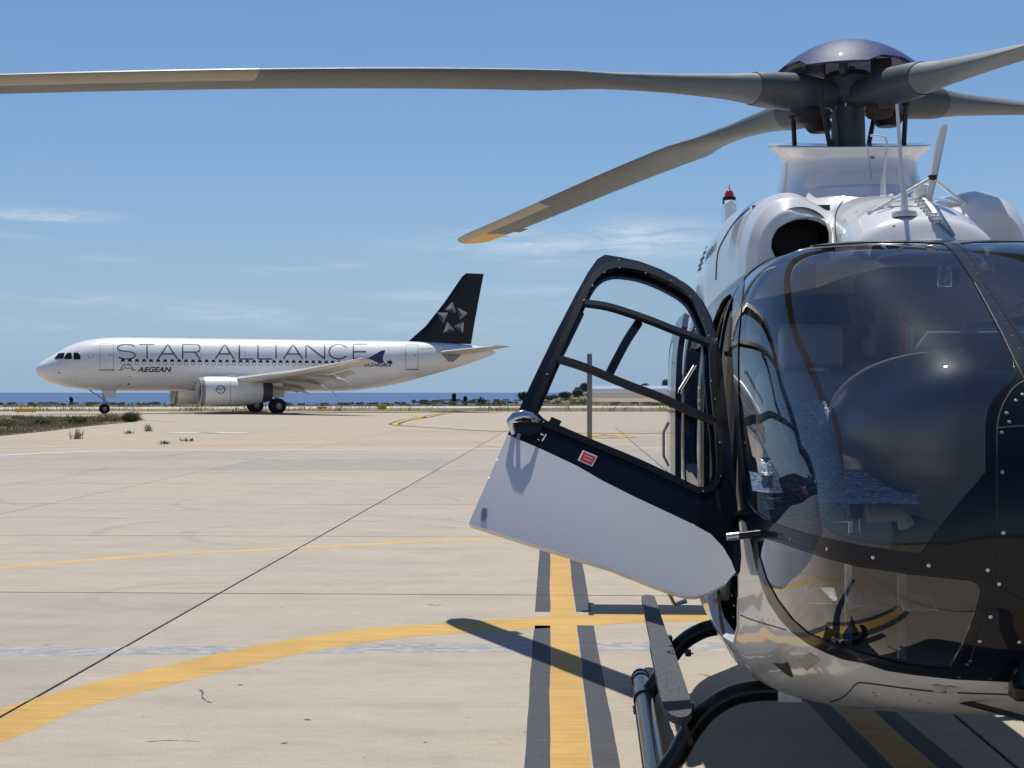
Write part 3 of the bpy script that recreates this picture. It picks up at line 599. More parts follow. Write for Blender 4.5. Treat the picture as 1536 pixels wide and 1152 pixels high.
# seam lines, rivets, stickers on the shell
def seam(name, pts, w, m, parent=heli, bv=None, off=.0016, n=50):
    c = catmull(pts, n); d = np.gradient(c, axis=0); d /= np.linalg.norm(d, axis=1)[:, None]; nr = np.stack([-d[:, 1], d[:, 0]], 1); V = []
    for p in np.concatenate([c+nr*w/2, c-nr*w/2]):
        h, _ = hit(p[0], p[1], bv, off); V.append(h)
    Fc = [(i, i+1, i+1+n, i+n) for i in range(n-1) if all(V[q] is not None for q in (i, i+1, i+1+n, i+n))]
    if Fc: V, Fc = tidy(V, Fc); return mobj(name, V, Fc, m, parent, True)
def rivets(name, pts, r, m, parent=heli, bv=None, **k):
    mb = MB()
    for (u, v) in pts:
        h, nn = hit(u, v, bv, 0)
        if h is None: continue
        q = nn.to_track_quat('Z', 'Y').to_matrix(); V = [h+nn*.0005+q @ Vector((r*math.cos(a), r*math.sin(a), .0006)) for a in np.linspace(0, 2*math.pi, 10, endpoint=False)]
        V2 = [h+q @ Vector((.6*r*math.cos(a), .6*r*math.sin(a), r*.28)) for a in np.linspace(0, 2*math.pi, 10, endpoint=False)]
        mb.add(V+V2, [(i, (i+1) % 10, 10+(i+1) % 10, 10+i) for i in range(10)]+[tuple(range(10, 20))])
    return mb.obj(name, m, parent, kind='stuff', **k)
seam('panel_seam', [(1560, 560), (1525, 578), (1508, 600), (1498, 625), (1495, 660), (1495, 760), (1497, 850), (1494, 870)], 2.2, M['rubber'])
seam('panel_seam', [(1494, 643), (1505, 641), (1536, 639), (1580, 638)], 2.0, M['rubber'])
seam('panel_seam', [(1462, 424), (1482, 460), (1503, 500), (1521, 538), (1540, 575)], 1.4, M['rubber'])
seam('panel_seam', [(1245, 1052), (1262, 1046), (1275, 1035), (1284, 1025), (1300, 1024), (1400, 1036), (1520, 1041), (1600, 1042)], 1.8, M['rubber'])
seam('panel_seam', [(1110, 922), (1130, 930), (1180, 945)], 1.3, M['gasket'])
seam('chin_bracket_seam', [(1478, 875), (1484, 900), (1478, 925), (1462, 965), (1455, 990)], 2.2, M['gasket'])
rv = [(1524, 601), (1534, 592), (1510, 620), (1514, 633), (1502.5, 649), (1503, 708), (1504.5, 799), (1481, 855), (1498, 876), (1309, 836), (1392.5, 848), (1240, 823), (1185, 808), (1485, 925), (1469, 962), (1455, 991), (1450, 996), (1528, 963), (1438, 1015), (1485, 1017), ]
rivets('post_rivets', [(1450, 386), (1458, 397), (1466, 411), (1474, 423), (1483, 438), (1491, 453), (1500, 469), (1509, 486), (1518, 504), (1506, 504), (1528, 523)], .0035, M['gasket'])
rivets('rivets', rv, .0055, M['steel'], label='small round pale rivet heads on the navy nose')
rivets('belly_rivets', [(1314, 1043), (1320.6, 1050), (1301, 1053), (1335.6, 1061), (1378.6, 1050), (1394, 1054), (1366, 1041), (1310, 1038), (1508, 1031), (1101, 908), (1108, 920), (1098, 893), (1134, 925), (1144, 927), (1152, 929), (1160, 931), (1100, 925), (1118, 968), (1122, 978)], .0045, M['steel'])
def decal(name, poly, m, parent=heli, bv=None, off=.0022, step=4.0, rays=None):
    poly = np.array(poly, float); x0, y0 = poly.min(0)-step; x1, y1 = poly.max(0)+step
    gx = np.arange(x0, x1+step, step); gy = np.arange(y0, y1+step, step); Pts = np.array([[(x, y, 0) for x in gx] for y in gy]); A, T = gridmesh(Pts)
    A, T = clip(A, T, sdf(A[:, :2], poly)); V = []
    for p in A: h, _ = (rays or hit)(p[0], p[1], bv, off); V.append(h)
    Fc = [tuple(int(x) for x in t) for t in T if all(V[q] is not None for q in t)]; V, Fc = tidy(V, Fc) if Fc else (V, Fc)
    return mobj(name, V, Fc, m, parent, True) if Fc else None
decal('belly_scoop', [(1159, 993), (1172, 995), (1181, 992), (1184, 999), (1187, 1008), (1190, 1016), (1181, 1012), (1170, 1003)], M['dark'], step=2)
decal('belly_patch', [(1196, 990), (1213, 978), (1231, 988), (1210, 1006)], M['beige'], step=3)
decal('round_vent', [(1073+3.6*math.cos(a), 901+5*math.sin(a)) for a in np.linspace(0, 6.28, 12)], M['rubber'], step=1.5)
for (u, v) in ((1407, 1028), (1427, 1030)):
    h, nn = hit(u, v)
    if h: MB().box(h+nn*.008, (.03, .02, .02), bev=.003).obj('belly_fitting', M['beige'], heli)
# long black lower wire deflector rod with its bracket
a0, a1, a2 = L(1258, 1001, 4.95), L(1285, 1010, 4.9), L(1560, 1083, 4.2)
MB().tube([a0, a1, a1+(a2-a1)*.02, a2], [.008, .011, .008, .009], 10).obj('lower_rod', M['black'], heli)
MB().box(L(1311, 999, 4.93), (.05, .04, .012)).tube([L(1306, 1000, 4.93), L(1303, 1016, 4.88)], .004, 6).tube([L(1317, 1000, 4.93), L(1314, 1019, 4.88)], .004, 6).obj('rod_bracket', M['black'], heli)
mb = MB().box(L(1529, 1022, 4.2), (.05, .08, .10), bev=.012).tube([L(1535, 985, 4.2), L(1529, 1030, 4.15)], .02, 10); mb.obj('nose_sensor', M['black'], heli)

# ---- cowling: star-shaped sections swept along y
CY = [(-1.80, .20, .02), (-1.72, .27, .16), (-1.5, .30, .245), (-1.2, .315, .31), (-.9, .33, .355), (-.4, .38, .41), (0, .41, .43), (.8, .42, .43), (1.6, .36, .34), (2.3, .26, .18), (3.0, .12, .02)]
SY = [(-1.12, .41, .02, .02), (-1.08, .41, .15, .26), (-1.0, .41, .195, .335), (-.85, .41, .215, .375), (-.4, .41, .25, .41), (0, .40, .30, .43), (.6, .38, .33, .43), (1.2, .35, .33, .40), (1.8, .28, .3, .32), (2.3, .2, .25, .22), (3.0, .1, .1, .02)]
cy = np.concatenate([np.linspace(-1.8, -1.15, 40), np.linspace(-1.14, -.8, 60), np.linspace(-.78, 3.0, 110)]); tc_ = np.linspace(-.18, math.pi+.18, 200); ZC = 2.15
def ell(th, cx, cz, a, b, n=2.3):         # farthest crossing of a ray from the origin with a superellipse (sampled)
    q = np.linspace(0, 2*math.pi, 721); c, s = np.cos(q), np.sin(q); k = (np.abs(c)**n+np.abs(s)**n)**(-1/n)
    x, z = cx+a*k*c, cz+b*k*s; an = np.arctan2(z, x); r = np.hypot(x, z); out = np.zeros_like(th)
    idx = np.round((((an+math.pi) % (2*math.pi))/(2*math.pi))*720).astype(int) % 720; tab = np.zeros(720); np.maximum.at(tab, idx, r)
    if (abs(cx) < a): # origin inside: fill gaps
        g = np.where(tab > 0)[0]; tab = np.interp(np.arange(720), np.concatenate([g-720, g, g+720]), np.tile(tab[g], 3))
    else:
        g = np.where(tab > 0)[0]
        if len(g):
            span = np.zeros(720, bool); lo, hi = g.min(), g.max()
            if hi-lo < 400: ii = np.arange(lo, hi+1); tab[ii] = np.interp(ii, g, tab[g])
    t = ((th+math.pi) % (2*math.pi))/(2*math.pi)*720; i = np.floor(t).astype(int) % 720; f = t-np.floor(t)
    return tab[i]*(1-f)+tab[(i+1) % 720]*f
CYa, SYa = np.array(CY), np.array(SY); rows = []
for y in cy:
    a = np.interp(y, CYa[:, 0], CYa[:, 1]); b = np.interp(y, CYa[:, 0], CYa[:, 2]); r = ell(tc_, 0, 0, a, max(b, .03), 2.4)**7
    if y > -1.12:
        cx, sa, sb = (np.interp(y, SYa[:, 0], SYa[:, k]) for k in (1, 2, 3))
        for sg in (-1, 1): r = r+ell(tc_, sg*cx, 0, sa, sb, 2.4)**7
    r = np.maximum(r, 1e-9)**(1/7)
    kk = np.array([.05, .1, .15, .2, .25, .2, .15, .1, .05]); kk /= kk.sum()
    r = np.convolve(np.concatenate([r[4:0:-1], r, r[-2:-6:-1]]), kk, 'same')[4:-4]
    rows.append(np.stack([r*np.cos(tc_), np.full_like(tc_, y), ZC+r*np.sin(tc_)], 1))
cw = np.stack(rows); 
for _ in range(2): cw[1:-1] = cw[1:-1]*.5+.25*(cw[:-2]+cw[2:])
cA, cT = gridmesh(cw)
if np.mean(cA[:, 5]) < 0: cA[:, 3:] *= -1; cT = cT[:, ::-1]
CB = BVHTree.FromPolygons([tuple(p) for p in cA[:, :3]], [tuple(int(i) for i in t) for t in cT])
cpx = proj_l(np.concatenate([-np.abs(cA[:, :1]), cA[:, 1:3]], 1))
INT = [(1157, 372), (1158, 358), (1165, 344), (1177, 335), (1195, 328), (1214, 325), (1230, 327), (1240, 336), (1245, 350), (1245, 366), (1242, 380), (1200, 392), (1165, 390)]
dI = np.where((cA[:, 1] < -.75) & (cA[:, 0] < -.12), sdf(cpx, INT), -60)
CA2 = np.concatenate([cA, dI[:, None]], 1)
A, T = clip(CA2, cT, -CA2[:, 6]); cowl = shell('engine_cowling', A, T, M['white'], heli, .012)
A, T = clip(CA2, cT, -CA2[:, 6]); A, T = clip(A, T, A[:, 6]+4.5); shell('intake_lip', A, T, M['white'], heli, .02, .004)
for sg in (-1,):
    n = 40; V = []
    for (yv, sc) in ((-1.06, 1.0), (-.98, 1.02), (-.86, .95), (-.80, .9)):
        for k in range(n):
            q = 2*math.pi*k/n; V.append((sg*(.385+.135*sc*math.cos(q)), yv, 2.315+.125*sc*math.sin(q)))
    mobj('intake_duct', V, [(i*n+k, i*n+(k+1) % n, (i+1)*n+(k+1) % n, (i+1)*n+k) for i in range(3) for k in range(n)], M['black'], heli)
    MB().lathe((sg*.385, -.87, 2.335), [(.0, 0), (.088, 0), (.09, .01), (0, .011)], 32, 'Y').obj('intake_screen', M['screen'], heli)
    MB().lathe((sg*.385, -.88, 2.335), [(.088, -.012), (.104, -.012), (.106, .01), (.088, .01), (.088, -.012)], 32, 'Y').obj('screen_ring', M['gasket'], heli)
    MB().box((sg*.385, -.79, 2.31), (.34, .02, .34)).obj('intake_backplate', M['dark'], heli)
# cowling details
seam('cowling_seam', [(1256, 362), (1253, 330), (1260, 308), (1275, 294), (1300, 288), (1340, 285), (1400, 287)], 1.6, M['gasket'], heli, CB)
seam('cowling_seam', [(1074, 420), (1077, 380), (1088, 355), (1105, 330), (1125, 312)], 1.5, M['gasket'], heli, CB)
for k in range(5): decal('louver', [(1045+k*2.4, 411-k*8.2), (1052+k*2.2, 403-k*8.0), (1053.4+k*2.0, 398-k*7.8), (1046.4+k*2.4, 405-k*8.2)], M['dark'], bv=CB, step=1.6)
rivets('cowl_fasteners', [(1341, 338), (1457, 335), (1268, 330), (1285, 318), (1313, 308), (1405, 298), (1425, 303), (1262, 352)], .006, M['logo_mid'], heli, CB)
def textmesh(s, shear=0, bold=0):
    cu = bpy.data.curves.new('t', 'FONT'); cu.body = s; cu.shear = shear; cu.offset = bold; cu.resolution_u = 3; cu.fill_mode = 'FRONT'
    o = bpy.data.objects.new('t', cu); col.objects.link(o); dg = bpy.context.evaluated_depsgraph_get(); dg.update(); me = o.evaluated_get(dg).to_mesh()
    V = np.array([tuple(v.co) for v in me.vertices]); Fc = [tuple(p.vertices) for p in me.polygons]; o.evaluated_get(dg).to_mesh_clear(); bpy.data.objects.remove(o); bpy.data.curves.remove(cu)
    V = V[:, :2]-V[:, :2].min(0); V /= V.max(0); return V, Fc
def text(name, s, quad, m, parent=heli, bv=None, off=.002, rays=None, pos_fn=None, **k):
    """flat print; quad = photo-plane corners bl, br, tr, tl"""
    V, Fc = textmesh(s, **k); q = np.array(quad, float); W = []
    for x, y in V:
        p = (q[0]*(1-x)+q[1]*x)*(1-y)+(q[3]*(1-x)+q[2]*x)*y
        h = pos_fn(p[0], p[1]) if pos_fn else (rays or hit)(p[0], p[1], bv, off)[0]
        W.append(h)
    Fc = [f for f in Fc if all(W[i] is not None for i in f)]
    if not Fc: return None
    W, Fc = tidy(W, Fc); return mobj(name, W, Fc, m, parent, False)
text('maker_lettering', 'AIRBUS', [(1058, 393), (1073, 374), (1076, 361), (1060, 379)], M['printgrey'], heli, CB, bold=.02)
# pylon fairing
prof = [(2.45, .46, .8), (2.52, .40, .68), (2.60, .355, .58), (2.70, .325, .47), (2.77, .318, .42), (2.81, .325, .40), (2.84, .355, .40), (2.872, .392, .42), (2.879, .393, .421), (2.882, .385, .41), (2.88, .2, .25), (2.86, .12, .14)]
pr = catmull(prof[:8], 50).tolist()+[list(x) for x in prof[8:]]; q = np.linspace(0, 2*math.pi, 96, endpoint=False); n_ = 2.6
kk = (np.abs(np.cos(q))**n_+np.abs(np.sin(q))**n_)**(-1/n_)
pts = np.stack([np.stack([a*kk*np.cos(q)+.0, b*kk*np.sin(q)+.02, z+.19*np.clip((z-2.6)/.25, 0, 1)*b*kk*np.sin(q)], 1) for z, a, b in pr])
A, T = gridmesh(pts, True)
if np.mean(A[:, 0]*A[:, 3]) < 0: A[:, 3:] *= -1; T = T[:, ::-1]
fo = mobj('mast_fairing', A[:, :3], T, M['white'], heli); sharp(fo, 40)
PB = BVHTree.FromPolygons([tuple(p) for p in A[:, :3]], [tuple(int(i) for i in t) for t in T])
decal('inspection_plug', [(1309+4*math.cos(a), 236+2.8*math.sin(a)) for a in np.linspace(0, 6.28, 12)], M['logo_mid'], bv=PB, step=1.5)
seam('fairing_seam', [(1302, 222), (1305, 245), (1308, 268)], 1.2, M['logo_light'], heli, PB)

# ---- rotor
hub = w2l((1.665, 7.42, 0))
def hubp(x, y, z): return (x, y, z)
MB().lathe((0, 0, 0), [(.0, 2.74), (.10, 2.74), (.085, 2.80), (.082, 2.95), (.078, 3.06), (.095, 3.065), (.095, 3.085), (.075, 3.09), (.075, 3.2), (0, 3.2)], 40).obj('rotor_mast', M['cuff'], heli)
for k in range(10):
    q_ = 2*math.pi*k/10; MB().tube([(.086*math.cos(q_), .086*math.sin(q_), 3.05), (.086*math.cos(q_), .086*math.sin(q_), 3.10)], .009, 8).obj('mast_bolt', M['steel'], heli)
MB().tube([(-.05, -.10, 3.1), (-.075, -.12, 3.02), (-.06, -.10, 2.93), (-.05, -.085, 2.84)], .007, 8).obj('mast_cable', M['rubber'], heli)
mb = MB().lathe((0, 0, 0), [(.09, 2.80), (.2, 2.80), (.205, 2.79), (.2, 2.77), (.09, 2.77), (.09, 2.80)], 40)
for a in range(4):
    q = R(a*90+20); mb.tube([(0, 0, 2.785), (.27*math.cos(q), .27*math.sin(q), 2.785)], .018, 10)
mb.obj('swashplate', M['dark'], heli)
AZ = {1: (-.912, -.409), 2: (-.409, .912), 3: (.409, -.912), 4: (.912, .409)}
VM = {1: [(-400, 138), (-200, 131), (0, 123), (190, 119), (380, 116.5), (600, 116), (850, 119.5), (975, 122), (1058, 127), (1142, 134), (1204, 141), (1260, 143)],
      2: [(674, 372), (690, 364), (712, 356), (748, 341), (841, 302), (924, 265), (1033, 224), (1099, 199), (1152, 178), (1190, 172), (1240, 160), (1265, 150)],
      3: [(1800, 10), (1640, 50), (1536, 77), (1457, 97), (1400, 112), (1340, 131), (1290, 141)],
      4: [(1900, 185), (1700, 172), (1536, 162), (1470, 157), (1400, 154), (1340, 154), (1290, 152)]}
rs = np.concatenate([np.linspace(.10, .7, 26), np.linspace(.74, 1.8, 30), np.linspace(1.85, 5.0, 44), [5.04, 5.07, 5.09, 5.1]])
def blade(k):
    a = Vector((*AZ[k], 0)).normalized(); lead = Vector((-a.y, a.x, 0))
    tab = sorted(VM[k]); tu = [p[0] for p in tab]; tv = [p[1] for p in tab]
    zs = []
    for r in rs:
        X, Y = 1.665+a.x*r, 7.42+a.y*r; u = 768+F*X/Y
        if tu[0] <= u <= tu[-1] and Y > 1: zs.append(H0+(VH-float(np.interp(u, tu, tv)))/F*Y)
        else: zs.append(None)
    g = [i for i, z in enumerate(zs) if z is not None]
    gr, gz = rs[g], np.array([zs[i] for i in g])
    sel = gr > .35; co = np.polyfit(gr[sel], gz[sel], 3 if k < 3 else 1)
    z = np.polyval(co, rs)
    if k >= 3: z = z-np.maximum(0, rs-1.3)**2*.012
    chord = np.interp(rs, [.1, .3, .5, .7, 1.0, 1.35, 1.6, 4.7, 4.95, 5.06, 5.1], [.14, .19, .185, .155, .15, .20, .288, .288, .27, .17, .08])
    thick = np.interp(rs, [.1, .3, .5, .7, 1.0, 1.35, 1.6, 4.7, 5.06, 5.1], [.12, .175, .16, .12, .085, .055, .04, .034, .024, .012])
    bl = np.interp(rs, [.5, 1.45], [0, 1]); off = np.interp(rs, [.7, 1.6, 4.7, 5.1], [0, -.035, -.035, -.06])
    pit = np.interp(rs, [.3, 1.5, 5.1], [8, 7, 2]); n = 40; rings = []
    q = np.linspace(0, 2*math.pi, n, endpoint=False)
    for i, r in enumerate(rs):
        ex, ez = np.cos(q)*.5, np.sin(q)*.5
        xa = np.cos(q); tt = (1-xa)/2                     # airfoil, leading edge at +
        af = 5*1.0*(.2969*np.sqrt(tt)-.126*tt-.3516*tt**2+.2843*tt**3-.1015*tt**4)
        az_ = np.sign(np.sin(q))*af
        cx = xa*.5*chord[i]; cz = (ez*(1-bl[i])+az_*bl[i])*thick[i]
        pr_ = R(pit[i]); c1 = cx*math.cos(pr_)-cz*math.sin(pr_)*1; z1 = cx*math.sin(pr_)+cz*math.cos(pr_)
        base = np.array([1.665+a.x*r, 7.42+a.y*r, z[i]])
        Pn = base[None]+np.outer(c1+off[i], np.array(lead))+np.outer(z1, [0, 0, 1.0]); rings.append([tuple(w2l(p)) for p in Pn])
    rings = np.array(rings); A, T = gridmesh(rings, True)
    cen = np.repeat(rings.mean(1), n, axis=0)
    if np.mean(((A[:, :3]-cen)*A[:, 3:6]).sum(1)) < 0: A[:, 3:] *= -1; T = T[:, ::-1]
    rr = np.repeat(rs, n); qq = np.tile(np.abs((q+math.pi) % (2*math.pi)-math.pi), len(rs)); A = np.concatenate([A, rr[:, None], qq[:, None]], 1)
    root = empty('rotor_blade', (0, 0, 0)); root.parent = heli
    def seg(nm, m, r0, r1, q0=None, q1=None, o=0.0):
        a_, t_ = clip(A, T, A[:, 6]-r0); a_, t_ = clip(a_, t_, r1-a_[:, 6])
        if q1 is not None: a_, t_ = clip(a_, t_, q1-a_[:, 7])
        if o: a_ = a_.copy(); a_[:, :3] += a_[:, 3:6]*o
        return mobj(nm, a_[:, :3], t_, m, root, True, a_[t_.ravel(), 3:6])
    cuff_end = .56 if k != 2 else .5
    seg('blade_cuff', M['cuff'], 0, cuff_end, o=.004); seg('blade_skin', M['blade'], cuff_end-.01, 4.52); seg('blade_tip', M['yellow_tip'], 4.52, 5.11)
    seg('leading_edge_strip', M['blade_strip'] if k < 3 else M['blade_strip'], 3.0 if k != 2 else 3.35, 5.02, q1=1.15, o=.0012)
    # trim tabs on the trailing edge
    for (ra, rb) in ((4.25, 4.45), (4.62, 4.66)):
        V = []
        for r in (ra, rb):
            i = int(np.argmin(np.abs(rs-r))); te = Vector(rings[i][n//2]); ld = (w2l((lead.x, lead.y, 0))-w2l((0, 0, 0))).normalized()
            V += [te, te-ld*.045]
        V = [Vector(v) for v in V]; V += [v-Vector((0, 0, .003)) for v in V]
        mobj('trim_tab', V, [(0, 1, 3, 2), (4, 6, 7, 5), (0, 2, 6, 4), (1, 5, 7, 3), (0, 4, 5, 1), (2, 3, 7, 6)], M['blade'], root, False)
    # pitch link, damper
    ll = lambda p: w2l(p)
    hz = float(np.polyval(co, .3)); c0 = Vector((1.665, 7.42, 0))
    side = -1 if k in (1, 4) else 1
    top = c0+a*.27+lead*.14*1+Vector((0, 0, hz-.04)); bot = c0+a*.22+lead*.16+Vector((0, 0, 2.80))
    mb = MB().tube([ll(top), ll(bot)], .012, 10); mb.tube([ll(top+Vector((0, 0, .025))), ll(top-Vector((0, 0, .03)))], .02, 10).tube([ll(bot), ll(bot+Vector((0, 0, .06)))], .017, 10)
    mb.obj('pitch_link', M['dark'], root)
    dm = c0+a*.24+Vector((0, 0, hz-.105))
    MB().lathe(ll(dm), [(0, -.03), (.05, -.03), (.066, -.015), (.066, .01), (.055, .03), (0, .035)], 24).box(ll(dm+a*.05+Vector((0, 0, .02))), (.09, .07, .04), bev=.01).obj('lag_damper', M['brown'] if k in (2, 3) else M['dark'], root)
    return root
for k in (1, 2, 3, 4): blade(k)
# hub body + cap with scalloped rim
MB().lathe((0, 0, 0), [(0, 3.235), (.10, 3.23), (.125, 3.2), (.13, 3.1), (.10, 3.07), (0, 3.07)], 32).obj('rotor_hub', M['cuff'], heli)
nq, nr = 144, 26; q = np.linspace(0, 2*math.pi, nq, endpoint=False); rows = []
bl_az = [math.atan2(*reversed((w2l((1.665+AZ[k][0], 7.42+AZ[k][1], 0)).x, w2l((1.665+AZ[k][0], 7.42+AZ[k][1], 0)).y))) for k in AZ]
near = np.min([np.abs((q-b+math.pi) % (2*math.pi)-math.pi) for b in bl_az], axis=0)
rim = np.where(near < .30, .87, .97)+0*q; rim = np.convolve(np.concatenate([rim[-2:], rim, rim[:2]]), [.2, .2, .2, .2, .2], 'valid')
for i in range(nr+1):
    t = i/nr; rr_ = .385*t*rim; rows.append(np.stack([rr_*np.cos(q), rr_*np.sin(q), 3.388-.185*(rr_/.385)**2.15], 1))
A, T = gridmesh(np.stack(rows), True)
if np.mean(A[:, 5]) < 0: A[:, 3:] *= -1; T = T[:, ::-1]
shell('hub_cap', A, T, M['navy_sheen'], heli, .012)
MB().lathe((0, 0, 3.386), [(0, .012), (.008, .01), (.01, 0)], 12).obj('cap_screw', M['dark'], heli)
for a in range(4):
    qa = bl_az[a]+R(45); MB().box((.16*math.cos(qa), .16*math.sin(qa), 3.24), (.10, .03, .10), Matrix.Rotation(qa, 3, 'Z'), .006).obj('cap_bracket', M['steel'] if a % 2 else M['cuff'], heli)

# ---- antennas and wire cutter on the roof
def onc(u, v):
    h, n_ = hit(u, v, CB)
    if h is None: h, n_ = hit(u, v)
    if h is None: h = L(u, v, 6.0)
    return h
def Yof(p): return l2w(p).y
b = onc(1357, 322); Yb = Yof(b)
MB().lathe(b+Vector((0, 0, -.01)), [(0, .025), (.045, .022), (.05, .012), (.05, 0)], 24).obj('antenna_base', M['white'], heli)
MB().tube([b, L(1357, 300, Yb), L(1353, 262, Yb), L(1346, 156, Yb)], [.019, .012, .0085, .006], 12).obj('rod_antenna', M['white_door'], heli)
b = onc(1325, 290); Yb = Yof(b)
MB().tube([b-Vector((0, 0, .01)), L(1325, 278, Yb), L(1326, 262, Yb), L(1329, 240, Yb), L(1331, 214, Yb), L(1328, 205, Yb), L(1318, 202.5, Yb), L(1306, 203, Yb)], [.012, .01, .006, .005, .005, .005, .004, .004], 10).obj('air_temperature_probe', M['white_door'], heli)
b1, b2 = onc(1305, 319), onc(1446, 305); Ya = Yof(b1); ap = L(1399, 266, Ya)
mb = MB().tube([b1, L(1322, 310, Ya), ap], .0075, 10).tube([b2, ap], .0075, 10)
mb.tube([b1, onc(1345, 303)+Vector((0, 0, .004)), onc(1395, 298)+Vector((0, 0, .004)), b2], .005, 8).box(b1, (.02, .03, .02), bev=.004).box(b2, (.02, .03, .02), bev=.004).obj('wire_cutter_struts', M['white_door'], heli)
MB().box(ap, (.03, .03, .02), bev=.004).obj('strut_clamp', M['dark'], heli)
t0_, t1_ = L(1393, 300, Ya+.03), L(1416, 187, Ya+.03); 
def fin(name, prof, th, m, parent=heli):
    V = [Vector(p)+Vector((sg*th/2, 0, 0)) for sg in (-1, 1) for p in prof]; n = len(prof)
    return sharp(mobj(name, V, [tuple(range(n)), tuple(range(2*n-1, n-1, -1))]+[(i, (i+1) % n, n+(i+1) % n, n+i) for i in range(n)], m, parent), 30)
pf = [(1387, 309), (1396, 309), (1406, 268), (1422, 190), (1421, 186), (1414, 187), (1404, 225), (1397, 262)]
V = [L(u, v, Ya+.02+(0.03 if i < 2 else .015)) for i, (u, v) in enumerate(pf)]; V2 = [p+Vector((0, .045, 0)) for p in V]; n = len(V)
sharp(mobj('blade_antenna', V+V2, [tuple(range(n)), tuple(range(2*n-1, n-1, -1))]+[(i, n+i, n+(i+1) % n, (i+1) % n) for i in range(n)], M['beige' if False else 'white_door'], heli), 30)
for k in range(9):
    c = onc(1374+k*4.2, 298+k*4.8)+Vector((0, 0, .012)); MB().box(c, (.035, .012, .02), bev=.003).obj('cutter_tooth', M['white_door'], heli)
MB().box(onc(1385, 298)+Vector((0, 0, .03)), (.075, .05, .06), bev=.015).obj('cable_cutter_jaw', M['white_door'], heli)
c = [onc(1380, 300)+Vector((0, 0, .03)), onc(1400, 322)+Vector((0, 0, .03)), onc(1418, 344)+Vector((0, 0, .02)), onc(1432, 358)+Vector((0, 0, .01))]
MB().tube(c, [.012, .02, .018, .008], 8, flat=.35).obj('cutter_deflector', M['steel'], heli)
for w in (-1, 1): pass

# ---- tail boom end: fenestron shroud, fin, stabiliser
q = np.linspace(0, 2*math.pi, 48, endpoint=False)
mb = MB(); mb.lathe((0, 6.25, 1.75), [(.50, -.09), (.60, -.12), (.66, -.06), (.66, .06), (.60, .12), (.50, .09), (.50, -.09)], 48, 'X'); mb.obj('fenestron_shroud', M['white'], heli)
mb = MB().lathe((0, 6.25, 1.75), [(0, -.06), (.1, -.06), (.1, .06), (0, .06)], 24, 'X')
for k in range(10):
    a = 2*math.pi*k/10; mb.tube([(0, 6.25+.1*math.cos(a), 1.75+.1*math.sin(a)), (0, 6.25+.48*math.cos(a), 1.75+.48*math.sin(a))], .03, 6, flat=.3)
mb.obj('tail_fan', M['cuff'], heli)
fv = [(6.0, 2.1), (6.35, 3.38), (6.42, 3.42), (6.75, 3.42), (6.78, 3.36), (6.75, 2.15)]
mb = MB(); n = len(fv); V = [(sg*(.055 if i in (0, 5) else .045), y, z) for sg in (-1, 1) for i, (y, z) in enumerate(fv)]
V += [(0, 5.93, 2.1), (0, 6.29, 3.40)]
mb.add([(sg*.05, y, z) for sg in (-1, 1) for (y, z) in fv]+[(0, 5.9, 2.1), (0, 6.28, 3.41)], [(1, 2, 3, 4, 5, 0), (11, 10, 9, 8, 7, 6), (0, 12, 13, 1), (12, 6, 7, 13), (1, 13, 7, 8, 2), (2, 8, 9, 3), (3, 9, 10, 4), (4, 10, 11, 5)])
mb.obj('vertical_fin', M['white'], heli, ang=50)
MB().lathe((0, 6.5, 3.40), [(.062, 0), (.062, .06), (.05, .065), (0, .065)], 20).obj('beacon_base', M['navy'], heli)
MB().lathe((0, 6.5, 3.465), [(.045, 0), (.042, .03), (.028, .055), (.006, .068), (.004, .11), (0, .112)], 20).obj('red_beacon', M['redglass'], heli)
MB().tube([(.10, 5.9, 3.0), (.13, 5.85, 3.08), (.16, 5.9, 3.14), (.12, 6.0, 3.16), (.05, 6.1, 3.1)], .012, 8).obj('fin_fitting', M['steel'], heli)
ys = 4.6; root = empty('horizontal_stabilizer', (0, 0, 0)); root.parent = heli
cs = [(1.0*x, z) for x, z in ((-.26, 0), (-.24, .035), (-.12, .058), (.05, .05), (.26, .006), (.26, -.006), (.05, -.055), (-.12, -.07), (-.24, -.04))]
V = [(sx_, ys+.0+y, 1.645+z) for sx_ in (-1.27, 1.27) for y, z in cs]; n = len(cs)
sharp(mobj('stabilizer_plane', V, [tuple(range(n)), tuple(range(2*n-1, n-1, -1))]+[(i, n+i, n+(i+1) % n, (i+1) % n) for i in range(n)], M['white'], root), 35)
for sg in (-1, 1):
    prf = [(-.20, 1.955), (-.16, 1.965), (.10, 1.85), (.30, 1.70), (.33, 1.60), (.22, 1.45), (.05, 1.26), (-.02, 1.24), (-.12, 1.42), (-.24, 1.60), (-.26, 1.70), (-.24, 1.85)]
    V = [(sg*1.29+d, ys+y, z) for d in (-.02, .02) for y, z in prf]; n = len(prf)
    sharp(mobj('end_plate', V, [tuple(range(n)), tuple(range(2*n-1, n-1, -1))]+[(i, n+i, n+(i+1) % n, (i+1) % n) for i in range(n)], M['logo_mid'], root), 40)
MB().lathe((-1.33, ys-.1, 1.69), [(0, -.05), (.03, -.04), (.04, 0), (.03, .04), (0, .05)], 16, 'Y').obj('position_light', M['gasket'], root)

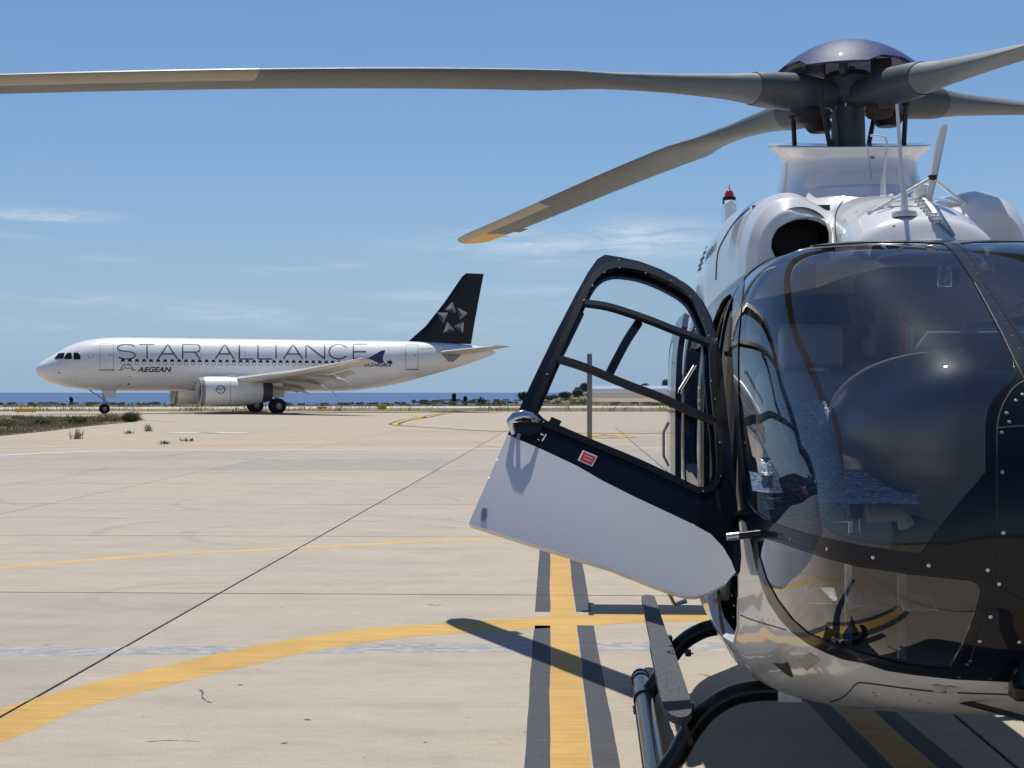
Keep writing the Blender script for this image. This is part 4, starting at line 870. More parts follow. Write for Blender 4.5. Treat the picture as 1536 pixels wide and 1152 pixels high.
# ---- landing gear
for sg in (-1, 1):
    x = sg*1.0
    mb = MB().tube([(x, .9, .065), (x, .3, .065), (x, -1.5, .065), (x, -2.3, .065), (x, -2.6, .10), (x, -2.85, .22), (x, -2.95, .36)], .047, 18); sk = mb.obj('skid', M['black'], heli)
    for ya in (.35, -1.33):
        MB().tube([(x, ya-.10, .065), (x, ya+.10, .065)], .056, 18).obj('skid_saddle', M['black'], sk)
    for k in range(6):
        MB().tube([(x-sg*0, .9-.0-k*.035, .065), (x, .885-k*.035, .065)], .052, 14).obj('skid_clamp', M['gasket'], sk) if k in (1, 4) else None
    # boarding step
    ys_ = [(1.62, .035), (1.66, .028), (1.5, .04), (.05, .047), (-.12, .056), (-1.45, .068), (-1.66, .055), (-1.74, .03)]
    out = [(-.012, 1.70), (-.03, 1.67), (-.04, 1.6), (-.047, .1), (-.055, -.1), (-.059, -1.4), (-.055, -1.58), (-.046, -1.67), (-.030, -1.73), (-.010, -1.76), (.010, -1.76), (.030, -1.73), (.046, -1.67), (.055, -1.58), (.059, -1.4), (.055, -.1), (.047, .1), (.04, 1.6), (.03, 1.67), (.012, 1.70)]
    n = len(out); V = [(sg*.93+a, b, z) for z in (.415, .385) for a, b in out]
    st_ = mobj('boarding_step', V, [tuple(range(n)), tuple(range(2*n-1, n-1, -1))]+[(i, n+i, n+(i+1) % n, (i+1) % n) for i in range(n)], M['tread'], heli, False)
    for (ya, yb) in ((-1.33, -1.55), (.35, .62)):
        MB().box((sg*.90, (ya+yb)/2, .33), (.02, abs(ya-yb)+.10, .12), Matrix.Rotation(sg*.35, 3, 'Y')).box((sg*.90, ya, .36), (.10, .06, .05), bev=.01).obj('step_bracket', M['black'], heli)
for ya in (.35, -1.33):
    pr_ = [(.995, .06), (.965, .10), (.92, .165), (.87, .256), (.80, .345), (.715, .402), (.63, .428), (.478, .437), (0, .44)]
    c = catmull([(-a, ya, z) for a, z in pr_]+[(a, ya, z) for a, z in pr_[::-1][1:]], 80)
    MB().tube([tuple(p) for p in c], .043, 18).obj('cross_tube', M['black'], heli)
    for sg in (-1, 1): MB().box((sg*.47, ya-.06, .435), (.095, .04, .065), bev=.006).lathe((sg*.47, ya-.088, .435), [(0, -.006), (.02, -.006), (.02, 0)], 16, 'Y').obj('tube_fitting', M['white_door'], heli)
for (u, v, Y) in ((1032, 979, 7.72),):
    MB().box(L(u, v, Y), (.03, .02, .035), bev=.004).tube([L(u-6, v, Y), L(u+8, v+1, Y)], .004, 6).obj('tube_clamp', M['black'], heli)

# ---- cockpit interior
sd = np.linspace(0, 2*math.pi, 60, endpoint=False); ph = np.linspace(-math.pi/2, math.pi/2, 36)
def superblob(name, c, r, m, ex=2.6, parent=heli, fn=None):
    pts = []
    for p in ph:
        row = []
        for q_ in sd:
            d = np.array([math.cos(p)*math.cos(q_), math.cos(p)*math.sin(q_), math.sin(p)]); k = (np.abs(d)**ex).sum()**(-1/ex); w = d*k*np.array(r)
            row.append(np.array(c)+w)
        pts.append(row)
    pts = np.array(pts)
    if fn is not None: pts = fn(pts)
    A, T = gridmesh(pts, True); return mobj(name, A[:, :3], T, m, parent)
def tilt(pts):
    c = pts.mean((0, 1)); z = pts[..., 2]-c[2]; pts[..., 1] += -.25*z*0; w = 1-.28*np.clip(-z/.27, 0, 1); pts[..., 0] = c[0]+(pts[..., 0]-c[0])*w; return pts
con = superblob('instrument_console', (.02, -2.33, 1.50), (.485, .37, .295), M['console'], 2.5, fn=tilt)
MB().box((.06, -2.28, 1.825), (.40, .2, .012), Matrix.Rotation(-.25, 3, 'X'), .004).obj('papers_on_glareshield', M['logo_light'], heli)
for k in range(7): MB().box((.12, -2.60+k*.035, 1.755+k*.011), (.30, .012, .012)).obj('defog_slot', M['dark'], heli)
def seat(x, y, s=1.0, back=.62):
    r_ = empty('seat', (x, y, .80)); r_.parent = heli
    MB().box((0, 0, .32), (.46, .46, .14), bev=.05).obj('seat_cushion', M['seat'], r_)
    MB().box((0, .25, .32+back/2), (.46, .10, back), Matrix.Rotation(-.14, 3, 'X'), .045).obj('backrest', M['seat'], r_)
    MB().box((0, .34, .32+back+.10), (.26, .08, .18), Matrix.Rotation(-.1, 3, 'X'), .035).obj('headrest', M['seat'], r_)
    MB().box((0, .05, .13), (.36, .36, .24), bev=.02).obj('seat_base', M['dark'], r_)
    for sx2 in (-.09, .09): MB().tube([(sx2, .30, .32+back-.02), (sx2, .19, .32+back*.6), (sx2*1.3, .13, .42)], .022, 8, flat=.15).obj('seat_belt', M['belt'], r_)
    return r_
seat(-.37, -1.62); seat(.37, -1.62)
for x in (-.27, .27): seat(x, .05, back=.70)
for x in (-.52, .52): seat(x, 1.0, back=.66)
# belt buckles hanging in the rear
for x in (-.335, -.135):
    bx_ = .21; MB().box((x, bx_, 1.86), (.125, .03, .085), bev=.02).obj('belt_guide', M['belt'], heli); MB().box((x+.01, bx_-.01, 1.62), (.07, .012, .42), bev=.004).obj('belt_strap', M['belt'], heli)
for xw in (-.42, -.19): MB().box((xw, 1.425, 2.0), (.13, .02, .12), bev=.01).obj('bulkhead_panel', M['seat'], heli)
for xw in (-.55, -.305, -.06): MB().box((xw, 1.41, 1.95), (.06, .03, .40), bev=.01).obj('bulkhead_frame', M['dark'], heli)
MB().box((-.3, 1.405, 1.80), (.6, .03, .09), bev=.02).obj('bulkhead_rail', M['dark'], heli)
MB().box((.06, -.95, 1.85), (.05, .03, .22), bev=.01).obj('red_handle', M['red'], heli)
for xw in (-.12, .02): MB().box((xw, -.98, 1.98), (.07, .05, .20), Matrix.Rotation(.2*(1 if xw > 0 else -1), 3, 'Y'), .02).obj('headset', M['dark'], heli)
# foil sunshade laid over the pilot's seat: a thing of its own
fs = empty('sunshade', l2w((-.40, -1.95, 1.1)), HR, label='crinkled silver blue reflective sunshade spread over the seat behind the windshield', cat='sunshade')
def foil(name, c, w, h, rot, seed, cut=None):
    r2 = np.random.default_rng(seed); nx, nz = 40, 40; ph1 = r2.uniform(0, 6, 12); fr = r2.uniform(6, 30, (12, 2)); V = []
    for i in range(nx):
        for j in range(nz):
            x = (i/(nx-1)-.5)*w; z = (j/(nz-1)-.5)*h
            if cut: x *= 1-.28*max(0, j/(nz-1)-.72)/.28
            d = sum(math.sin(fr[k][0]*x*1.3+fr[k][1]*z*2+ph1[k]) for k in range(12))*.0022
            V.append(Vector(c)+rot @ Vector((x, d, z)))
    f = [(i*nz+j, (i+1)*nz+j, (i+1)*nz+j+1, i*nz+j+1) for i in range(nx-1) for j in range(nz-1)]
    return mobj(name, V, f, M['foil'], fs)
def fl(u, v, Y):
    p = L(u, v, Y); return p-Vector((-.40, -1.95, 1.1))
foil('upper_foil', fl(1206, 690, 5.02), .26, .50, Matrix.Rotation(-.68, 3, 'X'), 3, True)
foil('foil_fold', fl(1232, 722, 4.92), .46, .12, Matrix.Rotation(-1.0, 3, 'X'), 5)
foil('foil_fold', fl(1262, 745, 4.85), .48, .10, Matrix.Rotation(-1.25, 3, 'X'), 6)
foil('foil_fold', fl(1170, 725, 4.92), .12, .18, Matrix.Rotation(-.3, 3, 'X'), 9)
# controls
MB().tube([L(1262, 703, 5.3), L(1266, 716, 5.3), L(1272, 738, 5.28), L(1281, 760, 5.27), L(1281, 800, 5.25)], [.022, .015, .015, .018, .022], 12).obj('cyclic_stick', M['steel'], heli)
MB().lathe(L(1279, 758, 5.27), [(0, -.05), (.035, -.045), (.04, 0), (.02, .03), (0, .035)], 16).obj('stick_boot', M['gasket'], heli)
MB().tube([L(1215, 765, 5.3), L(1232, 770, 5.3)], .026, 12).obj('control_cover', M['beige'], heli); MB().tube([L(1300, 772, 5.2), L(1350, 768, 5.2), L(1360, 790, 5.2)], [.03, .034, .03], 12).obj('control_cover', M['beige'], heli)
MB().box(L(1352, 910, 5.0), (.025, .025, .36)).obj('pedal_post', M['steel'], heli); MB().box(L(1272, 905, 5.1), (.02, .03, .30)).obj('pedal_post', M['steel'], heli)
for (u, v, w) in ((1315, 903, .12), (1376, 905, .11), (1232, 893, .10), (1290, 900, .09)):
    MB().box(L(u, v, 4.98), (w, .10, .012), Matrix.Rotation(.35, 3, 'X'), .004).obj('rudder_pedal', M['steel'], heli)
MB().box(L(1385, 929, 4.98), (.15, .03, .03), bev=.005).obj('pedal_bar', M['gasket'], heli); MB().box(L(1310, 925, 5.0), (.18, .03, .025), bev=.005).obj('pedal_bar', M['gasket'], heli)
MB().box(L(1410, 930, 4.9), (.025, .01, .034)).obj('blue_tag', M['printblue'], heli)
MB().box((0, -2.3, .70), (.8, .7, .02)).obj('nose_floor', M['dark'], heli)
mi_ = MB().box(L(1417, 415, 5.35), (.055, .02, .085), bev=.012).tube([L(1417, 400, 5.35), L(1422, 382, 5.4)], .005, 6); mi_.obj('cockpit_mirror', M['steel'], heli)
MB().box((0, -1.35, 2.1), (.34, .5, .08), bev=.03).obj('overhead_panel', M['dark'], heli)
MB().tube([(-.02, -1.1, 2.08), (-.03, -1.12, 1.5), (0, -1.1, .82)], .05, 10).obj('centre_pillar', M['dark'], heli)

# ---- sliding rear door, slid open along the cabin side
SD = [(-.12, .80), (-.2, 1.2), (-.18, 1.7), (-.02, 1.98), (.25, 2.06), (1.1, 2.02), (1.25, 1.8), (1.28, 1.2), (1.15, .8), (.9, .66), (.1, .66)]
SW = [(.22, 1.25), (.24, 1.7), (.32, 1.88), (.42, 1.93), (.95, 1.9), (1.05, 1.75), (1.05, 1.3), (.95, 1.22), (.3, 1.18)]
dd = np.where(xx < -.3, sdf(yz, SD), -1)*400; dw = np.where(xx < -.3, sdf(yz, SW), -1)*400
sd_ = empty('sliding_door', (0, 0, 0)); sd_.parent = heli
Q = np.concatenate([bA, dd[:, None], dw[:, None], D[:, 2:3]], 1); Q[:, 0] -= .085; Q[:, 2] += .0
a, t = clip(Q, bT, Q[:, 6]); a0_, t0__ = clip(a, t, -a[:, 7])
x1, x2 = clip(a0_, t0__, a0_[:, 8]); shell('door_panel', x1, x2, M['navy'], sd_, .03); x1, x2 = clip(a0_, t0__, -a0_[:, 8]); shell('lower_panel', x1, x2, M['white'], sd_, .03)
a1_, t1__ = clip(a, t, a[:, 7]); shell('door_window', a1_, t1__, M['clear'], sd_, 0, -.004)
MB().tube([(-.885, .05, 1.5), (-.91, .06, 1.45), (-.91, .06, 1.33), (-.885, .05, 1.28)], .008, 8).obj('door_handle', M['steel'], sd_)
MB().tube([(-.87, -.05, .74), (-.89, -.06, .66), (-.86, -.04, .60), (-.80, -.04, .62)], .012, 8).obj('door_rail_hook', M['steel'], sd_)

# ---- open front door: tilted plane about the slanting hinge line
TA = R(31); PHI = R(7)
Hh = P(1109, 800, 5.38); Aw = Vector((0, math.sin(TA), math.cos(TA))); B0 = Vector((-math.cos(PHI), -math.sin(PHI), 0)); Bw = (B0-Aw*B0.dot(Aw)).normalized(); Nw = Aw.cross(Bw); 
if Nw.y > 0: Nw = -Nw
def plane_px(u, v):
    e = Vector((0, 0, H0)); d = (P(u, v, 1.0)-e); t = (Hh-e).dot(Nw)/d.dot(Nw); p = e+d*t-Hh; return p.dot(Bw), p.dot(Aw)
b1_, a1__ = plane_px(1109, 795); b2_, a2__ = plane_px(775, 640); bd = Vector((b2_-b1_, a2__-a1__)).normalized(); bn = Vector((-bd.y, bd.x))
if bn.y < 0: bn = -bn
def dsurf(b, a, inn=0.0):
    w = (b-b1_)*bn.x+(a-a1__)*bn.y; k = .22 if w > 0 else (.03 if w > -.12 else .03+.17*(1-.12/abs(w))**2)
    n = Nw.copy(); p = Hh+Bw*b+Aw*a-Nw*(k*w*w); sl = 2*k*w
    wd = Bw*bn.x+Aw*bn.y; n = (Nw+wd*sl).normalized(); return p-n*inn, n
def doorpt(u, v, inn=0.0):
    b, a = plane_px(u, v)
    for _ in range(4):
        p, n = dsurf(b, a); pu = 768+F*p.x/p.y; pv = VH-F*(p.z-H0)/p.y; b2, a2 = plane_px(u+(u-pu), v+(v-pv)); b1, a1 = plane_px(u, v); b += (b2-b1)*1.0 if _ == 0 else 0; a += (a2-a1)*1.0 if _ == 0 else 0
        if _ == 0: continue
        p, n = dsurf(b, a); pu = 768+F*p.x/p.y; pv = VH-F*(p.z-H0)/p.y; bb, aa = plane_px(u, v); cb, ca = plane_px(pu, pv); cb0, ca0 = plane_px(u, v); b += (cb0-cb); a += (ca0-ca)
    p, n = dsurf(b, a, inn); return w2l(p), (w2l(p+n)-w2l(p)).normalized()
DO = [(908, 381), (930, 384.5), (960, 391), (990, 402), (1015, 415), (1038, 432), (1055, 451), (1067, 475), (1076, 505), (1083, 540), (1089, 600), (1096, 670), (1103, 730), (1109, 790), (1112, 835), (1110, 858), (1102, 858), (1090, 873), (1069, 886), (1045, 894), (1030, 893.5), (1010, 888), (979, 877), (919, 853), (860, 835), (800, 816), (746, 799), (703, 785), (725, 735), (745, 690), (761, 652), (775, 622), (800, 568), (830, 506), (860, 448), (882, 408), (896, 388)]
DW = [(804, 614), (812, 627), (822, 634), (840, 640.5), (888, 661), (958, 690), (1026, 722), (1040, 729), (1050, 732), (1060, 731), (1068, 725), (1074, 713), (1076, 699), (1074, 660), (1071, 625), (1066, 570), (1063, 510), (1051, 473), (1035, 443), (1006, 423), (968, 407), (932, 401), (913, 404), (901, 411), (890, 424), (872, 459), (836, 540), (815, 589)]
DB = [(761, 651.5), (815, 675), (866, 699), (902, 720), (949.5, 744), (994.5, 765), (1039, 786), (1066, 801), (1084, 820), (1096, 840), (1103, 858), (1200, 900), (1050, 1000), (600, 900), (600, 600)]
def smooth_closed(p, n=4):
    p = [tuple(x) for x in p]; c = catmull([p[-1]]+p+p[:2], (len(p)+2)*n+1); return c[n:-n-1]
DW = smooth_closed(DW)
gx = np.arange(694, 1122, 3.0); gy = np.arange(372, 902, 3.0); pos_ = np.zeros((len(gy), len(gx), 8))
for i, y in enumerate(gy):
    for j, x in enumerate(gx): p, n = doorpt(x, y); pos_[i, j, :3] = p; pos_[i, j, 3:6] = n; pos_[i, j, 6:] = (x, y)
_, T = gridmesh(pos_[..., :3]); A = pos_.reshape(-1, 8)
fn_ = np.cross(A[T[:, 1], :3]-A[T[:, 0], :3], A[T[:, 2], :3]-A[T[:, 0], :3])
if np.mean((fn_*A[T[:, 0], 3:6]).sum(1)) < 0: T = T[:, ::-1]
def s2(a, poly): return sdf(a[:, 6:8], poly)
door = empty('front_door', (0, 0, 0)); door.parent = heli; door['label'] = 'open front door with navy frame and white lower panel'
a, t = clip(A, T, s2(A, DO)); a2, t2 = clip(a, t, -s2(a, DW)); a3, t3 = clip(a2, t2, -s2(a2, DB)); 
shell('door_frame', a3, t3, M['navy'], door, .034)
a3, t3 = clip(a2, t2, s2(a2, DB)); shell('lower_panel', a3, t3, M['white_door'], door, .034)
a3, t3 = clip(A, T, s2(A, DW)); shell('window_pane', a3, t3, M['clear'], door, 0, -.018)
# raised gasket round the window and inner return
a3, t3 = clip(A, T, s2(A, DW)+9); a3, t3 = clip(a3, t3, -(s2(a3, DW)-1.0)); shell('window_gasket', a3, t3, M['black'], door, .012, .005)
a3, t3 = clip(A, T, s2(A, DW)+2); a3, t3 = clip(a3, t3, -(s2(a3, DW)-5.0)); shell('inner_frame', a3, t3, M['gasket'], door, .012, -.030)
def bar(name, pts, w, m, off=.004, th_=.014):
    c = catmull(pts, 30); d = np.gradient(c, axis=0); d /= np.linalg.norm(d, axis=1)[:, None]; nr = np.stack([-d[:, 1], d[:, 0]], 1)
    pr = [(-.5, -1), (-.5, 0), (-.32, 1), (.32, 1), (.5, 0), (.5, -1)]; V = []
    for i in range(len(c)):
        for (s, h) in pr:
            p = c[i]+nr[i]*w*s; q_, n = doorpt(p[0], p[1]); V.append(q_+n*(off+h*th_*.5))
    k = len(pr); Fc = [(i*k+j, i*k+(j+1) % k, (i+1)*k+(j+1) % k, (i+1)*k+j) for i in range(len(c)-1) for j in range(k)]+[tuple(range(k)), tuple(len(V)-1-j for j in range(k))]
    mb = MB().add(V, Fc); return mb.obj(name, m, door, ang=30)
bar('glazing_bar', [(876, 455), (910, 460), (945, 470.5), (980, 483), (1010, 495), (1040, 506), (1064, 515)], 10.5, M['black'])
bar('glazing_bar', [(834, 538), (862, 546), (892, 557), (920, 569), (950, 581), (988, 595), (1024, 612), (1070, 632)], 11.5, M['black'])
bar('sliding_pane_frame', [(962, 474), (946, 498), (931, 525), (912, 562)], 13, M['gasket'], -.03, .012)
bar('sliding_pane_frame', [(875, 461), (860, 492), (846, 520), (835, 541)], 9, M['gasket'], -.03, .012)
def dtube(name, pts, r, m, n=8, flat=1.0, up=None, **k):
    V = []
    for (u, v, o) in pts: q_, nn = doorpt(u, v); V.append(q_+nn*o)
    return MB().tube([tuple(p) for p in V], r, n, flat=flat, up=(doorpt(pts[0][0], pts[0][1])[1] if up else None)).obj(name, m, door, **k)
dtube('vent_pull', [(1044, 553, .0), (1043, 552, .012), (1021, 589, .012), (1022, 591, .0)], .0035, M['chrome']); dtube('vent_pull', [(1039, 552, .002), (1039, 552, .012), (1017, 588, .012), (1018, 589, .0)], .0035, M['chrome'])
# frame joint line, fasteners
dtube('frame_joint', [(929, 389, .001), (926, 394, .001), (922, 398, .001)], .0012, M['gasket'])
mb = MB()
for (u, v) in [(928, 391), (929, 403), (906, 410), (888, 430), (968, 411), (1006, 422), (1035, 446), (1054, 480), (1062, 505), (902, 457), (916, 462), (943, 467), (975, 478), (866, 551), (895, 556), (921, 567), (952, 579), (985, 592), (1023, 608), (1066, 573), (1062, 626), (1079, 665), (1081, 715), (1054, 738), (820, 563), (836, 540), (875, 452), (815, 634), (1072, 600)]:
    q_, nn = doorpt(u, v); m3 = nn.to_track_quat('Z', 'Y').to_matrix(); c = q_+nn*.0065
    V = [c+m3 @ Vector((.0042*math.cos(x), .0042*math.sin(x), 0)) for x in np.linspace(0, 2*math.pi, 8, endpoint=False)]+[c+m3 @ Vector((.0026*math.cos(x), .0026*math.sin(x), .0025)) for x in np.linspace(0, 2*math.pi, 8, endpoint=False)]
    mb.add(V, [(i, (i+1) % 8, 8+(i+1) % 8, 8+i) for i in range(8)]+[tuple(range(8, 16))])
mb.obj('frame_screws', M['steel'], door, kind='stuff')
# handle: boss, curved grip, inner lever
def dhit(u, v, bv=None, off=0): q_, nn = doorpt(u, v); return q_+nn*off, nn
def dsolid(name, outline, o0, o1, m):
    n = len(outline); V = []
    for o in (o1, o0):
        for (u, v) in outline: q_, nn = doorpt(u, v); V.append(q_+nn*o)
    return MB().add(V, [tuple(range(n)), tuple(range(2*n-1, n-1, -1))]+[(i, n+i, n+(i+1) % n, (i+1) % n) for i in range(n)]).obj(name, m, door, ang=40)
dsolid('handle_recess', [(770+0, 640), (786, 634), (803, 631), (813, 640), (808, 650), (795, 655), (778, 652)], 0, .004, M['black'])
dtube('door_handle', [(771, 651, .0), (766, 643, .016), (764, 637, .026), (770, 632, .036), (782, 629, .040), (795, 630, .034), (808, 635, .014)], [.010, .012, .014, .016, .016, .014, .008], M['chrome'], 16, .38, True)
dtube('lock_cylinder', [(777, 657, 0), (777, 657, .02)], .008, M['steel'], 12)
dsolid('lower_latch', [(724, 763), (730, 764), (730.5, 772), (726, 782), (721.5, 781), (722, 770)], 0, .006, M['steel'])
dsolid('dark_placard', [(828, 622.5), (843.5, 629), (839, 637), (823.5, 630.5)], -.016, -.012, M['black'])
dsolid('red_placard', [(874, 675.5), (896, 684.5), (888, 700), (866.5, 690.5)], 0, .0015, M['printwhite'])
dsolid('placard_face', [(875.5, 677.7), (893.8, 685.2), (887, 697.8), (869.2, 689.8)], .001, .0022, M['red'])
for k, s in enumerate(('EMERGENCY', 'LOCATOR', 'TRANSMITTER')):
    c0 = np.array([878.5, 680.3])+k*np.array([-2.0, 4.3]); ex = np.array([11.5, 4.75]); ey = np.array([1.0, -2.2])
    text('placard_lettering', s, [c0, c0+ex, c0+ex+ey, c0+ey], M['printwhite'], door, pos_fn=lambda u, v: doorpt(u, v)[0]+doorpt(u, v)[1]*.003)
for pl in ([(818.5, 651), (820, 651.6), (814, 662), (812.4, 661.4)], [(811, 650), (815.5, 652), (815, 653.5), (810.3, 651.5)], [(806.5, 658.5), (809.5, 659.8), (808.8, 661), (805.8, 659.8)]):
    dsolid('white_mark', pl, 0, .0012, M['printwhite'])
# hinges and door strut
for (u, v) in ((1088, 533), (1100, 776)):
    q_, nn = doorpt(u, v); e = L(u+18, v-4 if v < 600 else v, l2w(q_).y+.04); MB().tube([q_+nn*.008, (q_+e)/2+nn*.012, e], .011, 8).tube([(q_+e)/2+nn*.012+Vector((0, 0, .02)), (q_+e)/2+nn*.012-Vector((0, 0, .02))], .014, 10).obj('hinge', M['black'], door)
q_ = L(1090, 805.5, 5.02); e1 = L(1166, 797, 5.0)
MB().tube([q_, L(1108, 803.5, 5.02)], .0135, 14).obj('strut_tip', M['steel'], door); MB().tube([L(1105, 804, 5.02), e1], .0125, 14).obj('door_strut', M['black'], door)
MB().tube([e1, L(1180, 800, 5.0), L(1192, 806, 5.05)], [.012, .016, .012], 10).obj('strut_mount', M['black'], door)

# ------------------------------------------------------------------ airliner (local frame: x aft from the nose, y to its right = far side)
AX, AY, AW = -36.15, 113.88, .395
air = empty('airliner', (AX, AY, 0), AW, label='white twin-engine passenger airliner with a black tail fin standing beyond the apron', cat='airliner')
ca, sa = math.cos(AW), math.sin(AW)
def w2a(p): x, y = p[0]-AX, p[1]-AY; return Vector((ca*x+sa*y, -sa*x+ca*y, p[2]))
EA = w2a((0, 0, H0))
FT = [(0, 3.30, 3.40, .02), (.10, 3.05, 3.62, .30), (.4, 2.75, 3.93, .62), (.9, 2.47, 4.27, .93), (1.6, 2.22, 4.72, 1.25), (2.3, 2.05, 5.14, 1.50), (3.1, 1.92, 5.48, 1.70), (4.2, 1.81, 5.74, 1.86), (5.6, 1.76, 5.88, 1.95), (7.5, 1.74, 5.92, 1.975), (12, 1.74, 5.92, 1.975), (18, 1.74, 5.92, 1.975),
      (24, 1.76, 5.92, 1.975), (26.5, 1.98, 5.92, 1.93), (29, 2.42, 5.92, 1.75), (31.5, 3.05, 5.88, 1.4), (33.8, 3.68, 5.78, 1.02), (35.8, 4.3, 5.62, .62), (37.1, 4.75, 5.42, .32), (37.57, 4.95, 5.25, .14)]
f_ = catmull(FT, 200); q = np.linspace(0, 2*math.pi, 96, endpoint=False)
pts = np.stack([np.stack([np.full_like(q, x), w*np.cos(q), (zb+zt)/2+(zt-zb)/2*np.sin(q)], 1) for x, zb, zt, w in f_]); A, T = gridmesh(pts, True)
if np.mean(A[:, 1]*A[:, 4]) < 0: A[:, 3:] *= -1; T = T[:, ::-1]
fa = mobj('fuselage', A[:, :3], T, M['airliner'], air)
mobj('tail_cone_cap', [tuple(p) for p in pts[-1]], [tuple(range(96))], M['cuff'], air)
AB = BVHTree.FromPolygons([tuple(p) for p in A[:, :3]], [tuple(int(i) for i in t) for t in T])
def hita(u, v, bv=None, off=.012):
    d = (w2a(P(u, v, 5))-EA).normalized(); h = (bv or AB).ray_cast(EA, d)
    if h[0] is None: return None, None
    n = h[1] if h[1].dot(d) < 0 else -h[1]; return h[0]+n*off, n
def aprint(name, poly, m, off=.015, bv=None, step=2.0, parent=air): return decal(name, poly, m, parent, bv, off, step, hita)
def astroke(name, lines, w, m, off=.015, bv=None, parent=air, seg=1.5):
    V = []; Fc = []
    for ln in lines:
        ln = np.array(ln, float); dd_ = np.concatenate([[0], np.cumsum(np.hypot(*np.diff(ln, axis=0).T))]); n = max(2, int(dd_[-1]/seg)); t = np.linspace(0, dd_[-1], n)
        c = np.stack([np.interp(t, dd_, ln[:, 0]), np.interp(t, dd_, ln[:, 1])], 1); d = np.gradient(c, axis=0); d /= np.maximum(np.linalg.norm(d, axis=1), 1e-9)[:, None]; nr = np.stack([-d[:, 1], d[:, 0]], 1)
        b = len(V); ok = []
        for s_i in (.5, -.5):
            for p in c+nr*w*s_i: h = hita(p[0], p[1], bv, off)[0]; ok.append(h is not None); V.append(h if h is not None else Vector((0, 0, 1)))
        Fc += [(b+i, b+i+1, b+n+i+1, b+n+i) for i in range(n-1) if ok[i] and ok[i+1] and ok[n+i] and ok[n+i+1]]
    if not Fc: return None
    V, Fc = tidy(V, Fc); return mobj(name, V, Fc, m, parent, False)
# big thin title, letter by letter
def arc(cx, cy, rx, ry, a0, a1, n=14): return [(cx+rx*math.cos(R(a)), cy+ry*math.sin(R(a))) for a in np.linspace(a0, a1, n)]
y0_, y1_ = 516.2, 538.6; ym = (y0_+y1_)/2
def lS(x0, x1): c = (x0+x1)/2; h = (y1_-y0_)/4; return [arc(c, y0_+h, (x1-x0)/2, h, -25, -230, 14)+arc(c, y1_-h, (x1-x0)/2, h, -70, 150, 16)]
def lT(x0, x1): return [[(x0, y0_), (x1, y0_)], [((x0+x1)/2, y0_), ((x0+x1)/2, y1_)]]
def lA(x0, x1): c = (x0+x1)/2; return [[(x0, y1_), (c, y0_), (x1, y1_)], [(x0+(c-x0)*.35, y0_+.66*(y1_-y0_)), (x1-(x1-c)*.35, y0_+.66*(y1_-y0_))]]
def lR(x0, x1): return [[(x0, y1_), (x0, y0_), (x1-6, y0_)]+arc(x1-6, y0_+6, 6, 6, -90, 90, 10)+[(x0, y0_+12)], [(x1-8, y0_+12), (x1, y1_)]]
def lL(x0, x1): return [[(x0, y0_), (x0, y1_), (x1, y1_)]]
def lI(x0, x1): return [[(x0, y0_), (x0, y1_)]]
def lN(x0, x1): return [[(x0, y1_), (x0, y0_), (x1, y1_), (x1, y0_)]]
def lC(x0, x1): return [arc((x0+x1)/2, ym, (x1-x0)/2, (y1_-y0_)/2, -35, -325, 26)]
def lE(x0, x1): return [[(x1, y0_), (x0, y0_), (x0, y1_), (x1, y1_)], [(x0, ym), (x1-2, ym)]]
for fn, x0, x1 in ((lS, 176, 203), (lT, 209, 232), (lA, 237, 266), (lR, 274, 300), (lA, 323, 351), (lL, 359, 380), (lL, 387, 408), (lI, 414, 414), (lA, 425, 454), (lN, 459, 487), (lC, 493.5, 522), (lE, 530, 551)):
    astroke('title_letter', fn(x0, x1), 1.8, M['printgrey'])
def apos(u, v): return hita(u, v, None, .016)[0]
text('airline_lettering', 'AEGEAN', [(206, 558.3), (257.5, 558.3), (257.5, 550.3), (206, 550.3)], M['printgrey'], air, pos_fn=apos, shear=.25, bold=.035)
text('registration', '5X-DVQ', [(546, 550.5), (573.5, 550.5), (573.5, 545.3), (546, 545.3)], M['printgrey'], air, pos_fn=apos, bold=.03)
text('small_lettering', 'LAKONIKI', [(628, 524), (650, 523.6), (650, 522), (628, 522.4)], M['printgrey'], air, pos_fn=apos)
astroke('gull_emblem', [arc(190.5, 554, 9, 7, 165, 375, 18), [(177, 555.5), (184, 553.5), (188, 551), (191, 553.5), (196, 551.5), (199, 555), (205, 554.5)]], .9, M['printgrey'])
aprint('blue_flag', [(581, 541), (588.5, 541), (588.5, 546), (581, 546)], M['printblue']); aprint('greek_flag', [(574.5, 545.5), (581.5, 545.5), (581.5, 550), (574.5, 550)], M['logo_mid'])
for k in range(5):
    a = R(-90+72*k); aprint('star_mark', [(136+3.6*math.cos(a+x)+0, 533+3.4*math.sin(a+x)) for x in (-.25, .25)]+[(136+5.4*math.cos(a+.3), 533+5*math.sin(a+.3)), (136+5.0*math.cos(a-.2), 533+4.6*math.sin(a-.2))], M['logo_dark'], step=1)
